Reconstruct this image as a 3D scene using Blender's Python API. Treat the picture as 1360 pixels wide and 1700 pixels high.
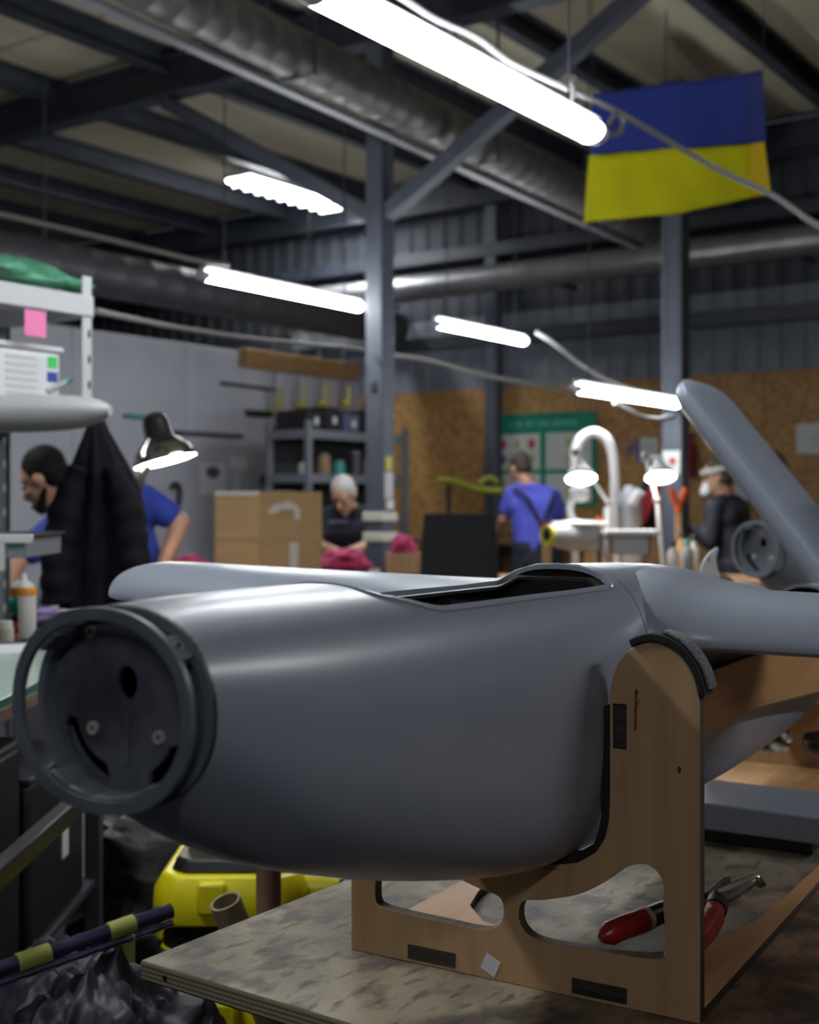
import bpy, bmesh, math, random
import numpy as np
from mathutils import Vector, Matrix, noise

for o in list(bpy.data.objects):
    bpy.data.objects.remove(o, do_unlink=True)
scene = bpy.context.scene
COL = scene.collection
rnd = random.Random(7)
PI = math.pi

# ------------------------------------------------------------------ camera
F, CX, HY, CH = 2110.0, 680.0, 835.0, 1.33     # focal length (px), centre column, horizon row, eye height
YAW = math.radians(35.3)                        # the hall's axes are x (along back wall) and y (into the hall)
CS, SN = math.cos(YAW), math.sin(YAW)
cd = bpy.data.cameras.new('camera')
cam = bpy.data.objects.new('camera', cd); COL.objects.link(cam)
cam.location = (0, 0, CH)
cam.rotation_euler = (PI / 2, 0, YAW)
cd.sensor_fit = 'VERTICAL'; cd.sensor_height = 36.0; cd.sensor_width = 28.8
cd.lens = F / 1700 * 36.0
cd.shift_y = -(850 - HY) / 1700.0
cd.clip_start = 0.02
cd.dof.use_dof = True; cd.dof.focus_distance = 1.52; cd.dof.aperture_fstop = 5.0
scene.camera = cam
# ------------------------------------------------------------------ world + exposure
w = bpy.data.worlds.new('world'); scene.world = w; w.use_nodes = True
w.node_tree.nodes['Background'].inputs[0].default_value = (0.5, 0.6, 0.8, 1)
w.node_tree.nodes['Background'].inputs[1].default_value = 0.02
vs = scene.view_settings
vs.view_transform = 'Standard'; vs.look = 'None'; vs.gamma = 1.0; vs.use_curve_mapping = False
vs.exposure = 2.0
TUBE_POWER = 14.0          # emission of the LED battens

def c2w(v):
    """camera-aligned ground coordinates (right, forward, height) -> hall coordinates"""
    return Vector((v[0] * CS - v[1] * SN, v[0] * SN + v[1] * CS, v[2]))
def P(px, py, Y):
    return Vector(((px - CX) / F * Y, Y, CH - (py - HY) / F * Y))
def W(px, py, Y):
    return c2w(P(px, py, Y))

# ------------------------------------------------------------------ materials
MATS = {}
def mat(name, col, rough=0.5, metal=0.0, col2=None, scale=6.0, stretch=(1, 1, 1), bump=0.0, lo=0.35, hi=0.65,
        emit=0.0, coat=0.0, transl=0.0, alpha=1.0, detail=5.0, spec=0.5, bscale=None, ecol=None, rough2=None):
    if name in MATS: return MATS[name]
    m = bpy.data.materials.new(name); m.use_nodes = True
    nt = m.node_tree; b = nt.nodes['Principled BSDF']; L = nt.links
    b.inputs['Base Color'].default_value = (*col, 1)
    b.inputs['Roughness'].default_value = rough; b.inputs['Metallic'].default_value = metal
    b.inputs['Specular IOR Level'].default_value = spec
    if coat: b.inputs['Coat Weight'].default_value = coat; b.inputs['Coat Roughness'].default_value = 0.25
    if alpha < 1: b.inputs['Alpha'].default_value = alpha
    if emit:
        b.inputs['Emission Color'].default_value = (*(ecol or col), 1); b.inputs['Emission Strength'].default_value = emit
    if col2 is not None or bump:
        tc = nt.nodes.new('ShaderNodeTexCoord'); mp = nt.nodes.new('ShaderNodeMapping')
        mp.inputs['Scale'].default_value = stretch
        L.new(tc.outputs['Object'], mp.inputs['Vector'])
        n = nt.nodes.new('ShaderNodeTexNoise'); n.inputs['Scale'].default_value = scale; n.inputs['Detail'].default_value = detail
        L.new(mp.outputs['Vector'], n.inputs['Vector'])
        if col2 is not None:
            r = nt.nodes.new('ShaderNodeValToRGB')
            r.color_ramp.elements[0].position = lo; r.color_ramp.elements[0].color = (*col, 1)
            r.color_ramp.elements[1].position = hi; r.color_ramp.elements[1].color = (*col2, 1)
            L.new(n.outputs['Fac'], r.inputs['Fac']); L.new(r.outputs['Color'], b.inputs['Base Color'])
            if emit: L.new(r.outputs['Color'], b.inputs['Emission Color'])
        if rough2 is not None:
            rr = nt.nodes.new('ShaderNodeMapRange'); rr.inputs[1].default_value = lo; rr.inputs[2].default_value = hi
            rr.inputs[3].default_value = rough; rr.inputs[4].default_value = rough2
            L.new(n.outputs['Fac'], rr.inputs[0]); L.new(rr.outputs[0], b.inputs['Roughness'])
        if bump:
            n2 = n
            if bscale:
                n2 = nt.nodes.new('ShaderNodeTexNoise'); n2.inputs['Scale'].default_value = bscale
                L.new(mp.outputs['Vector'], n2.inputs['Vector'])
            bp = nt.nodes.new('ShaderNodeBump'); bp.inputs['Strength'].default_value = bump; bp.inputs['Distance'].default_value = 0.01
            L.new(n2.outputs['Fac'], bp.inputs['Height']); L.new(bp.outputs['Normal'], b.inputs['Normal'])
    if transl:
        out = nt.nodes['Material Output']; t = nt.nodes.new('ShaderNodeBsdfTranslucent'); t.inputs['Color'].default_value = (*col, 1)
        mx = nt.nodes.new('ShaderNodeMixShader'); mx.inputs[0].default_value = transl
        L.new(b.outputs[0], mx.inputs[1]); L.new(t.outputs[0], mx.inputs[2]); L.new(mx.outputs[0], out.inputs['Surface'])
    MATS[name] = m
    return m

mat('grey_paint', (.245, .272, .335), .36, col2=(.27, .298, .362), scale=2.2, coat=.25, spec=.5)
mat('grey_primer', (.13, .145, .172), .42, col2=(.095, .112, .13), scale=14)
mat('bulkhead', (.045, .045, .065), .6, col2=(.11, .12, .15), scale=16, lo=.38, hi=.62, bump=.15)
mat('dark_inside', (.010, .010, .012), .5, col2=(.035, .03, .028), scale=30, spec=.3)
mat('rib_dark', (.03, .027, .025), .4, col2=(.015, .015, .016), scale=25)
mat('zinc', (.55, .54, .5), .35, 1.0)
mat('green_filler', (.08, .14, .10), .7)
mat('resin', (.20, .065, .025), .4)
mat('insert_zinc', (.50, .49, .45), .4, .3)
mat('plywood', (.50, .315, .165), .55, col2=(.39, .235, .12), scale=5, stretch=(9, 9, .8), lo=.3, hi=.75, bump=.06, detail=8)
mat('plywood_flat', (.55, .31, .14), .45, col2=(.42, .22, .095), scale=5, stretch=(9, .8, 9), lo=.3, hi=.75, bump=.05, detail=8)
mat('plywood_edge', (.045, .03, .022), .6, col2=(.10, .065, .04), scale=4, stretch=(40, 1, 1))
mat('burnt_edge', (.014, .011, .010), .6, col2=(.05, .038, .03), scale=60, stretch=(.2, .2, 3))
mat('foam', (.008, .008, .010), .95, col2=(.018, .018, .02), scale=200)
mat('felt_grey', (.10, .10, .11), .95, col2=(.19, .19, .20), scale=220, lo=.4, hi=.6)
mat('paper', (.62, .63, .66), .7)
mat('red_rubber', (.46, .025, .02), .3, col2=(.20, .010, .010), scale=40)
mat('red_bright', (.42, .03, .018), .35, col2=(.33, .02, .012), scale=40)
mat('black_rubber', (.010, .010, .011), .35)
mat('cream_band', (.55, .40, .32), .5)
mat('steel_dark', (.09, .085, .085), .28, 1.0, col2=(.25, .24, .23), scale=40)
mat('steel_bright', (.55, .53, .50), .25, 1.0)
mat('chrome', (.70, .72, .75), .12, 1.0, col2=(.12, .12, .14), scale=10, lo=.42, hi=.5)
mat('column_steel', (.09, .10, .13), .55, col2=(.07, .08, .105), scale=5)
mat('dark_steel', (.045, .052, .07), .5, col2=(.03, .036, .05), scale=4)
mat('ceiling_beige', (.50, .45, .335), .8, col2=(.40, .355, .26), scale=1.4, stretch=(2.5, .5, 1))
mat('duct', (.19, .185, .18), .5, .6, col2=(.13, .125, .12), scale=9)
mat('duct_bright', (.34, .34, .35), .42, .7, col2=(.26, .26, .27), scale=5)
mat('duct_dark', (.06, .06, .068), .5, .3)
mat('sheet_metal', (.23, .25, .30), .75, col2=(.165, .185, .225), scale=3)
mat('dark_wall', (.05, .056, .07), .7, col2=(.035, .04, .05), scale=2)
mat('partition', (.47, .47, .53), .6, col2=(.41, .415, .47), scale=2.0)
mat('concrete', (.028, .026, .027), .75, col2=(.014, .013, .014), scale=4, bump=.1)
mat('batten_body', (.55, .56, .58), .4)
mat('end_cap', (.62, .64, .70), .35)
mat('tube_glow', (.93, .97, 1.0), .4, emit=TUBE_POWER)
mat('cable', (.20, .195, .20), .55)
mat('cable_dim', (.22, .215, .20), .6)
mat('flag_blue', (.055, .09, .46), .7, col2=(.06, .10, .50), scale=8, transl=.45)
mat('flag_blue_hem', (.028, .04, .23), .7)
mat('flag_yellow', (.86, .84, .008), .7, col2=(.80, .77, .006), scale=8, transl=.45)
mat('flag_yellow_hem', (.80, .55, .005), .7)
mat('rack_white', (.52, .53, .54), .45)
mat('rack_grey', (.16, .175, .20), .45)
mat('rack_dark', (.035, .037, .045), .5)
mat('pink_note', (.85, .22, .45), .7)
mat('white_plastic', (.66, .67, .69), .4)
mat('shell_white', (.50, .50, .50), .5, col2=(.46, .46, .465), scale=4)
mat('bag_green', (.03, .17, .09), .35, col2=(.10, .33, .20), scale=9, bump=.5)
mat('label_green', (.05, .55, .10), .5)
mat('label_blue', (.03, .06, .32), .5)
mat('print_grey', (.50, .51, .53), .6)
mat('jacket_black', (.006, .0055, .009), .9, col2=(.012, .011, .017), scale=12, bump=.2, spec=.15)
mat('jacket_red', (.28, .008, .02), .8, col2=(.20, .006, .014), scale=12)
mat('skin', (.50, .27, .175), .5, col2=(.42, .215, .14), scale=14)
mat('skin_pale', (.56, .33, .22), .5, col2=(.48, .26, .17), scale=14)
mat('hair_black', (.005, .0045, .0045), .8, col2=(.010, .009, .009), scale=60, spec=.2)
mat('hair_brown', (.04, .028, .022), .7, col2=(.06, .045, .035), scale=60)
mat('hair_white', (.50, .48, .45), .75, col2=(.38, .36, .34), scale=40)
mat('eye', (.02, .016, .014), .2)
mat('shirt_blue', (.022, .05, .36), .8, col2=(.015, .035, .28), scale=7, bump=.2)
mat('shirt_violet', (.095, .11, .60), .8, col2=(.075, .085, .50), scale=7, bump=.2)
mat('shirt_navy', (.008, .009, .018), .85, col2=(.014, .015, .026), scale=10)
mat('overall_dark', (.012, .015, .028), .8, col2=(.02, .024, .04), scale=10)
mat('coat_dark', (.02, .02, .032), .6, col2=(.04, .04, .056), scale=14, bump=.4)
mat('shoe', (.01, .01, .01), .5)
mat('cardboard', (.47, .30, .145), .75, col2=(.42, .26, .12), scale=3, stretch=(1, 1, 6))
mat('tape_white', (.62, .60, .56), .5)
mat('pink_cloth', (.55, .045, .13), .8, col2=(.30, .02, .10), scale=20, bump=.5)
mat('purple_cloth', (.20, .15, .33), .8, col2=(.12, .085, .22), scale=22, bump=.5)
mat('lamp_black', (.008, .008, .009), .18, spec=.6)
mat('lamp_chrome', (.35, .33, .32), .16, 1.0)
mat('lamp_white', (.72, .72, .73), .35)
mat('bulb_warm', (1.0, .90, .72), .4, emit=14.0)
mat('bulb_white', (1.0, .96, .90), .4, emit=12.0)
mat('chair_black', (.010, .010, .013), .8, col2=(.016, .016, .02), scale=60)
mat('board_green', (.008, .21, .125), .5, col2=(.01, .25, .15), scale=8)
mat('board_text', (.10, .45, .33), .5)
mat('sheet_pale', (.56, .60, .56), .6)
mat('sheet_green', (.48, .58, .45), .6, col2=(.56, .52, .50), scale=25)
mat('print_red', (.45, .06, .09), .6)
mat('print_dark', (.09, .09, .17), .6)
mat('print_olive', (.35, .38, .18), .6)
mat('orange', (.80, .12, .015), .4)
mat('orange_label', (.75, .30, .02), .4)
mat('label_teal', (.0, .24, .13), .4)
mat('label_red', (.40, .02, .01), .4)
mat('tape_yellow', (.55, .50, .02), .5)
mat('yellow_pole', (.30, .30, .015), .5)
mat('wood_pale', (.55, .33, .17), .6, col2=(.45, .26, .12), scale=6, stretch=(6, 6, .8))
mat('wood_beam', (.42, .24, .10), .6, col2=(.33, .17, .06), scale=4, stretch=(5, .6, 5))
mat('bench_green', (.42, .52, .46), .2, coat=.3)
mat('glass_edge', (.04, .20, .18), .2)
mat('bench_wood', (.22, .16, .10), .6, col2=(.15, .105, .07), scale=8, stretch=(8, .6, 8))
mat('poly_film', (.018, .016, .026), .5, col2=(.045, .042, .06), scale=9, bump=.4, bscale=30)
mat('poly_black', (.006, .006, .008), .4, col2=(.014, .012, .014), scale=7, bump=.6, bscale=22)
mat('poly_brown', (.030, .018, .016), .5, col2=(.012, .010, .011), scale=6, bump=.6)
mat('wrap_purple', (.020, .018, .045), .18, col2=(.05, .045, .10), scale=22, stretch=(1, .3, 1))
mat('tape_olive', (.33, .34, .075), .6)
mat('vac_yellow', (.70, .62, .005), .35)
mat('vac_black', (.010, .010, .012), .45)
mat('tube_card', (.30, .18, .105), .75, col2=(.26, .15, .085), scale=9)
mat('tube_card_pale', (.40, .33, .20), .75, col2=(.34, .27, .16), scale=9)
mat('cabinet_grey', (.42, .44, .46), .5)
mat('grey_bag', (.24, .27, .31), .3, col2=(.36, .39, .43), scale=12, bump=.5)
mat('teal_thing', (.03, .28, .25), .5)
mat('cable_tie', (.62, .60, .50), .6)
mat('hand_glove', (.55, .57, .60), .6)
mat('mask_white', (.75, .75, .76), .5)
mat('bare_metal', (.38, .38, .40), .4, .6)
mat('clamp_yellow', (.42, .36, .05), .5)
mat('clamp_steel', (.30, .28, .24), .5, .5)

# table top: dusty paint-spattered plywood, raw brown towards the hall's right side
def table_mat():
    m = bpy.data.materials.new('stained_top'); m.use_nodes = True; nt = m.node_tree; L = nt.links; b = nt.nodes['Principled BSDF']
    tc = nt.nodes.new('ShaderNodeTexCoord')
    def nz(s, d=6, st=(1, 1, 1)):
        mp = nt.nodes.new('ShaderNodeMapping'); mp.inputs['Scale'].default_value = st; L.new(tc.outputs['Object'], mp.inputs['Vector'])
        n = nt.nodes.new('ShaderNodeTexNoise'); n.inputs['Scale'].default_value = s; n.inputs['Detail'].default_value = d
        L.new(mp.outputs['Vector'], n.inputs['Vector']); return n
    def ramp(src, stops):
        r = nt.nodes.new('ShaderNodeValToRGB'); e = r.color_ramp.elements
        for i, (p, c) in enumerate(stops):
            if i < 2: e[i].position = p
            else: e.new(p)
            e[i].color = (*c, 1)
        L.new(src, r.inputs['Fac']); return r
    def mix(f, a, c):
        x = nt.nodes.new('ShaderNodeMix'); x.data_type = 'RGBA'; L.new(f, x.inputs['Factor'])
        L.new(a, x.inputs['A']); L.new(c, x.inputs['B']); return x.outputs['Result']
    dust = ramp(nz(7).outputs['Fac'], [(.38, (.16, .132, .098)), (.60, (.34, .285, .20))])
    brown = ramp(nz(11).outputs['Fac'], [(.40, (.10, .056, .036)), (.60, (.33, .19, .11))])
    sx = nt.nodes.new('ShaderNodeSeparateXYZ'); L.new(tc.outputs['Object'], sx.inputs[0])
    nb = nz(3.5, 6)
    ad = nt.nodes.new('ShaderNodeMath'); ad.operation = 'MULTIPLY_ADD'; L.new(nb.outputs['Fac'], ad.inputs[0]); ad.inputs[1].default_value = .5
    L.new(sx.outputs['X'], ad.inputs[2])
    mr = nt.nodes.new('ShaderNodeMapRange'); mr.inputs[1].default_value = .70; mr.inputs[2].default_value = .90; L.new(ad.outputs[0], mr.inputs[0])
    base = mix(mr.outputs[0], dust.outputs['Color'], brown.outputs['Color'])
    st1 = ramp(nz(17, 14, (1, .8, 1)).outputs['Fac'], [(.50, (0, 0, 0)), (.62, (1, 1, 1))])
    dk = nt.nodes.new('ShaderNodeRGB'); dk.outputs[0].default_value = (.05, .043, .042, 1)
    st1m = nt.nodes.new('ShaderNodeMath'); st1m.operation = 'MULTIPLY'; L.new(st1.outputs['Color'], st1m.inputs[0]); st1m.inputs[1].default_value = .72
    base = mix(st1m.outputs[0], base, dk.outputs[0])
    st2 = ramp(nz(60, 8, (1, .35, 1)).outputs['Fac'], [(.54, (0, 0, 0)), (.66, (.7, .7, .7))])
    base = mix(st2.outputs['Color'], base, dk.outputs[0])
    L.new(base, b.inputs['Base Color']); b.inputs['Roughness'].default_value = .6
    bp = nt.nodes.new('ShaderNodeBump'); bp.inputs['Strength'].default_value = .35; bp.inputs['Distance'].default_value = .004
    L.new(nz(35, 6).outputs['Fac'], bp.inputs['Height']); L.new(bp.outputs['Normal'], b.inputs['Normal'])
    MATS['stained_top'] = m
table_mat()
def ply_edge_mat():
    m = bpy.data.materials.new('ply_layers'); m.use_nodes = True; nt = m.node_tree; L = nt.links; b = nt.nodes['Principled BSDF']
    tc = nt.nodes.new('ShaderNodeTexCoord'); wv = nt.nodes.new('ShaderNodeTexWave'); wv.bands_direction = 'Z'
    wv.inputs['Scale'].default_value = 55; wv.inputs['Distortion'].default_value = .6; wv.inputs['Detail'].default_value = 2
    L.new(tc.outputs['Object'], wv.inputs['Vector'])
    r = nt.nodes.new('ShaderNodeValToRGB'); r.color_ramp.elements[0].color = (.10, .08, .055, 1); r.color_ramp.elements[1].color = (.30, .25, .17, 1)
    L.new(wv.outputs['Fac'], r.inputs['Fac']); L.new(r.outputs['Color'], b.inputs['Base Color']); b.inputs['Roughness'].default_value = .7
    MATS['ply_layers'] = m
ply_edge_mat()
def osb_mat():
    m = bpy.data.materials.new('osb'); m.use_nodes = True; nt = m.node_tree; L = nt.links; b = nt.nodes['Principled BSDF']
    tc = nt.nodes.new('ShaderNodeTexCoord'); v = nt.nodes.new('ShaderNodeTexVoronoi'); v.inputs['Scale'].default_value = 14
    n = nt.nodes.new('ShaderNodeTexNoise'); n.inputs['Scale'].default_value = 7; n.inputs['Detail'].default_value = 6
    L.new(tc.outputs['Object'], n.inputs['Vector'])
    mp = nt.nodes.new('ShaderNodeVectorMath'); mp.operation = 'ADD'; L.new(tc.outputs['Object'], mp.inputs[0]); L.new(n.outputs['Color'], mp.inputs[1])
    L.new(mp.outputs[0], v.inputs['Vector'])
    sp = nt.nodes.new('ShaderNodeSeparateColor'); L.new(v.outputs['Color'], sp.inputs[0])
    r = nt.nodes.new('ShaderNodeValToRGB'); e = r.color_ramp.elements
    e[0].color = (.25, .12, .035, 1); e[1].color = (.52, .31, .115, 1); x = e.new(.5); x.color = (.38, .20, .065, 1)
    L.new(sp.outputs[0], r.inputs['Fac']); L.new(r.outputs['Color'], b.inputs['Base Color']); b.inputs['Roughness'].default_value = .65
    MATS['osb'] = m
osb_mat()

# ------------------------------------------------------------------ mesh helpers
class MB:
    def __init__(s): s.v = []; s.f = []
    def add(s, vs, fs):
        k = len(s.v); s.v += [tuple(x) for x in vs]; s.f += [tuple(i + k for i in f) for f in fs]; return s
    def box(s, c, d, R=None):
        hx, hy, hz = d[0] / 2, d[1] / 2, d[2] / 2; c = Vector(c)
        vs = [Vector((x, y, z)) for z in (-hz, hz) for y in (-hy, hy) for x in (-hx, hx)]
        if R is not None: vs = [R @ q for q in vs]
        return s.add([c + q for q in vs], [(0, 2, 3, 1), (4, 5, 7, 6), (0, 1, 5, 4), (2, 6, 7, 3), (0, 4, 6, 2), (1, 3, 7, 5)])
    def bar(s, p0, p1, wx, wz, up=(0, 0, 1)):
        p0, p1 = Vector(p0), Vector(p1); d = p1 - p0; y = d.normalized(); x = y.cross(Vector(up))
        if x.length < 1e-4: x = y.cross(Vector((1, 0, 0)))
        x.normalize(); z = x.cross(y); R = Matrix((x, y, z)).transposed()
        return s.box((p0 + p1) / 2, (wx, d.length, wz), R)
    def rings(s, rs, closed=True, cap=True):
        n = len(rs[0]); k = len(s.v)
        for r in rs: s.v += [tuple(x) for x in r]
        for i in range(len(rs) - 1):
            for j in range(n if closed else n - 1):
                a, b = k + i * n + j, k + i * n + (j + 1) % n
                s.f.append((a, b, b + n, a + n))
        if cap and closed:
            s.f.append(tuple(k + j for j in reversed(range(n)))); e = k + (len(rs) - 1) * n
            s.f.append(tuple(e + j for j in range(n)))
        return s
    def tube(s, path, r, n=10, cap=True):
        path = [Vector(p) for p in path]; m = len(path)
        rr = r if isinstance(r, (list, tuple)) else [r] * m
        rs = []; ref = None
        for i, p in enumerate(path):
            t = (path[min(i + 1, m - 1)] - path[max(i - 1, 0)]).normalized()
            if ref is None: ref = t.orthogonal().normalized()
            x = (ref - t * ref.dot(t)).normalized(); ref = x; y = t.cross(x)
            rs.append([p + (x * math.cos(a) + y * math.sin(a)) * rr[i] for a in [2 * PI * j / n for j in range(n)]])
        return s.rings(rs, cap=cap)
    def cyl(s, p0, p1, r0, r1=None, n=20):
        return s.tube([p0, p1], [r0, r0 if r1 is None else r1], n)
    def lathe(s, prof, n=28, o=(0, 0, 0), R=None, cap=False):
        o = Vector(o); rs = []
        for r, z in prof:
            ring = [Vector((r * math.cos(2 * PI * j / n), r * math.sin(2 * PI * j / n), z)) for j in range(n)]
            rs.append([o + (R @ q if R is not None else q) for q in ring])
        return s.rings(rs, cap=cap)
    def ell(s, c, r, R=None, nu=16, nv=10):
        c = Vector(c); rs = []
        for i in range(nv + 1):
            t = PI * (i / nv) * .998 + .001 * PI
            ring = [Vector((r[0] * math.sin(t) * math.cos(2 * PI * j / nu), r[1] * math.sin(t) * math.sin(2 * PI * j / nu), -r[2] * math.cos(t))) for j in range(nu)]
            rs.append([c + (R @ q if R is not None else q) for q in ring])
        return s.rings(rs)
    def build(s, name, m, parent=None, smooth=True, bevel=0, ang=35, loc=None, rotz=0, seg=2):
        me = bpy.data.meshes.new(name); me.from_pydata(s.v, [], s.f); me.update()
        return mkobj(name, me, m, parent, smooth, bevel, ang, loc, rotz, seg)

def fixmesh(me, smooth, ang):
    bm = bmesh.new(); bm.from_mesh(me); bmesh.ops.recalc_face_normals(bm, faces=bm.faces); bm.to_mesh(me); bm.free()
    if smooth:
        me.polygons.foreach_set('use_smooth', [True] * len(me.polygons))
        me.set_sharp_from_angle(angle=math.radians(ang))

def mkobj(name, me, m, parent=None, smooth=True, bevel=0, ang=35, loc=None, rotz=0, seg=2, fix=True):
    if fix: fixmesh(me, smooth, ang)
    o = bpy.data.objects.new(name, me); COL.objects.link(o)
    if m: me.materials.append(MATS[m])
    if parent is not None: o.parent = parent
    if loc is not None: o.location = loc
    o.rotation_euler.z = rotz
    if bevel:
        b = o.modifiers.new('bevel', 'BEVEL'); b.width = bevel; b.segments = seg; b.limit_method = 'ANGLE'; b.angle_limit = math.radians(40)
    return o

def tag(o, label, cat, group=None):
    o['label'] = label; o['category'] = cat
    if group: o['group'] = group
    return o
def thing(name, label, cat, loc=(0, 0, 0), rotz=0, group=None):
    o = bpy.data.objects.new(name, None); COL.objects.link(o); o.empty_display_size = .05
    o.location = loc; o.rotation_euler.z = rotz
    return tag(o, label, cat, group)
def struct(o):
    o['kind'] = 'structure'; return o
def bx(name, m, parent, c, d, bevel=0, R=None):
    return MB().box(c, d, R).build(name, m, parent, smooth=bool(bevel), bevel=bevel)

def evalmesh(o):
    bpy.context.view_layer.update()
    dg = bpy.context.evaluated_depsgraph_get()
    me = bpy.data.meshes.new_from_object(o.evaluated_get(dg))
    return me

def prism(name, outline, holes, th, xf, m, parent, bevel=0, side=None):
    """extruded outline with holes; outline in 2D, xf maps (x, y, depth) to 3D; side = material of the cut edges"""
    cu = bpy.data.curves.new('tmp', 'CURVE'); cu.dimensions = '2D'; cu.fill_mode = 'BOTH'; cu.extrude = th / 2
    for pts in [outline] + holes:
        sp = cu.splines.new('POLY'); sp.points.add(len(pts) - 1); sp.use_cyclic_u = True
        for i, p in enumerate(pts): sp.points[i].co = (p[0], p[1], 0, 1)
    o = bpy.data.objects.new('tmp', cu); COL.objects.link(o)
    me = evalmesh(o); bpy.data.objects.remove(o)
    bm = bmesh.new(); bm.from_mesh(me); bmesh.ops.remove_doubles(bm, verts=bm.verts, dist=1e-6); bm.normal_update()
    sd = [abs(f.normal.z) < .5 for f in bm.faces]
    bm.to_mesh(me); bm.free(); me.materials.clear()
    for v in me.vertices: v.co = xf(v.co.x, v.co.y, v.co.z + th / 2)
    ob = mkobj(name, me, m, parent, True, bevel, 30)
    if side:
        me.materials.append(MATS[side])
        if len(sd) == len(me.polygons):
            for i, f in enumerate(me.polygons): f.material_index = 1 if sd[i] else 0
    return ob

def copy_tree(o, parent=None):
    c = o.copy(); COL.objects.link(c); c.parent = parent
    for ch in o.children: copy_tree(ch, c)
    return c
def smooth_path(pts, n=8):
    """Catmull-Rom through the points"""
    pts = [Vector(p) for p in pts]; out = []
    for i in range(len(pts) - 1):
        a, b, c, d = pts[max(i - 1, 0)], pts[i], pts[i + 1], pts[min(i + 2, len(pts) - 1)]
        for k in range(n):
            t = k / n
            out.append(.5 * ((2 * b) + (c - a) * t + (2 * a - 5 * b + 4 * c - d) * t * t + (3 * b - a - 3 * c + d) * t ** 3))
    return out + [pts[-1]]
def smooth_loop(pts, n=6):
    m = len(pts); out = []
    P2 = [Vector((p[0], p[1])) for p in pts]
    for i in range(m):
        a, b, c, d = P2[i - 1], P2[i], P2[(i + 1) % m], P2[(i + 2) % m]
        for k in range(n):
            t = k / n
            out.append(.5 * ((2 * b) + (c - a) * t + (2 * a - 5 * b + 4 * c - d) * t * t + (3 * b - a - 3 * c + d) * t ** 3))
    return out
# ================================================================== THE HALL
X0, X1, Y0, Y1, ZC = -12.5, 5.0, -4.0, 10.48, 4.5
WX = -8.04                      # painted partition on the left
fl = struct(MB().box(((X0 + X1) / 2, (Y0 + Y1) / 2, -.05), (X1 - X0, Y1 - Y0, .1)).build('floor', 'concrete', smooth=False))
# roof deck with purlins and rafters
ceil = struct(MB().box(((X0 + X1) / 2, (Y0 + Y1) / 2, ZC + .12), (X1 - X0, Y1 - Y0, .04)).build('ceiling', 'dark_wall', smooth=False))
px_ = [X0 + 1.18 * i for i in range(15)]
pan = None
for i in range(14):
    for j in range(3):
        w_ = 1.16; ly = (Y1 - Y0) / 3
        c = ((px_[i] + px_[i + 1]) / 2, Y0 + ly * (j + .5), ZC + .06)
        if pan is None:
            pan = MB().box((0, 0, 0), (w_, ly - .02, .06)).build('ceiling_panel', 'ceiling_beige', ceil, bevel=.006); o = pan
        else:
            o = pan.copy(); COL.objects.link(o); o.parent = ceil
        o.location = c
for i in range(1, 14):
    m = MB(); m.box((px_[i], (Y0 + Y1) / 2, ZC - .06), (.016, Y1 - Y0, .18))
    m.box((px_[i] + .04, (Y0 + Y1) / 2, ZC - .145), (.09, Y1 - Y0, .014)); m.box((px_[i] + .04, (Y0 + Y1) / 2, ZC + .02), (.09, Y1 - Y0, .014))
    m.build('purlin', 'dark_steel', ceil, smooth=False)
c1 = c2w(((631 - CX) / F * 7.9, 7.9, 0)); c2 = c2w(((1122 - CX) / F * 8.6, 8.6, 0))
def rafter(y):
    m = MB(); m.box(((X0 + X1) / 2, y, ZC - .17), (X1 - X0, .015, .26))
    m.box(((X0 + X1) / 2, y, ZC - .305), (X1 - X0, .15, .018)); m.box(((X0 + X1) / 2, y, ZC - .17 + .125), (X1 - X0, .15, .018))
    m.build('rafter', 'dark_steel', ceil, smooth=False)
for y in (c1.y, c1.y - 4.2, Y1 - .12): rafter(y)

# back wall: OSB boards below, profiled sheets above
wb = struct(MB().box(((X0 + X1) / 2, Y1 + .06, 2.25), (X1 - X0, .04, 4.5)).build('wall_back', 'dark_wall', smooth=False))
bw = 1.25; x = X1; osb0 = None; k = 0
while x > WX - .1:
    z = 2.44 + .0
    if osb0 is None:
        osb0 = MB().box((0, 0, 0), (bw - .006, .018, 2.44)).build('osb_board', 'osb', wb, smooth=False); o = osb0
    else:
        o = osb0.copy(); COL.objects.link(o); o.parent = wb
    o.location = (x - bw / 2, Y1 + (.0 if k % 2 else .003), 1.22); x -= bw; k += 1
def profile_sheet(width, h):
    pts = []; n = int(round(width / .2))
    for i in range(n):
        b_ = -width / 2 + i * .2
        pts += [(b_, 0), (b_ + .09, 0), (b_ + .115, -.014), (b_ + .175, -.014)]
    pts.append((width / 2, 0))
    m = MB(); m.rings([[Vector((p[0], p[1], 0)) for p in pts], [Vector((p[0], p[1], h)) for p in pts]], closed=False)
    return m
for za, zb_, mm_ in ((2.44, 3.15, 'sheet_metal'), (3.15, 4.40, 'dark_wall')):  # upper sheets coloured darker to stand in for the shade above the lamps
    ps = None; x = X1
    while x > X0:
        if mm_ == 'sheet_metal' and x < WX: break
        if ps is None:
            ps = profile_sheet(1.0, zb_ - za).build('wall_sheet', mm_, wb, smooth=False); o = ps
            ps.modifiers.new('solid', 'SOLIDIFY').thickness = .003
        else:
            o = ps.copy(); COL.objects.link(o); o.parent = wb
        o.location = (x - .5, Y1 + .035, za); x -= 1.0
MB().box(((X0 + X1) / 2, Y1 - .09, 2.90), (X1 - X0, .12, .13)).build('girt', 'dark_steel', wb, bevel=.006)
MB().box(((X0 + X1) / 2, Y1 - .09, 3.75), (X1 - X0, .12, .13)).build('girt', 'dark_steel', wb, bevel=.006)
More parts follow.
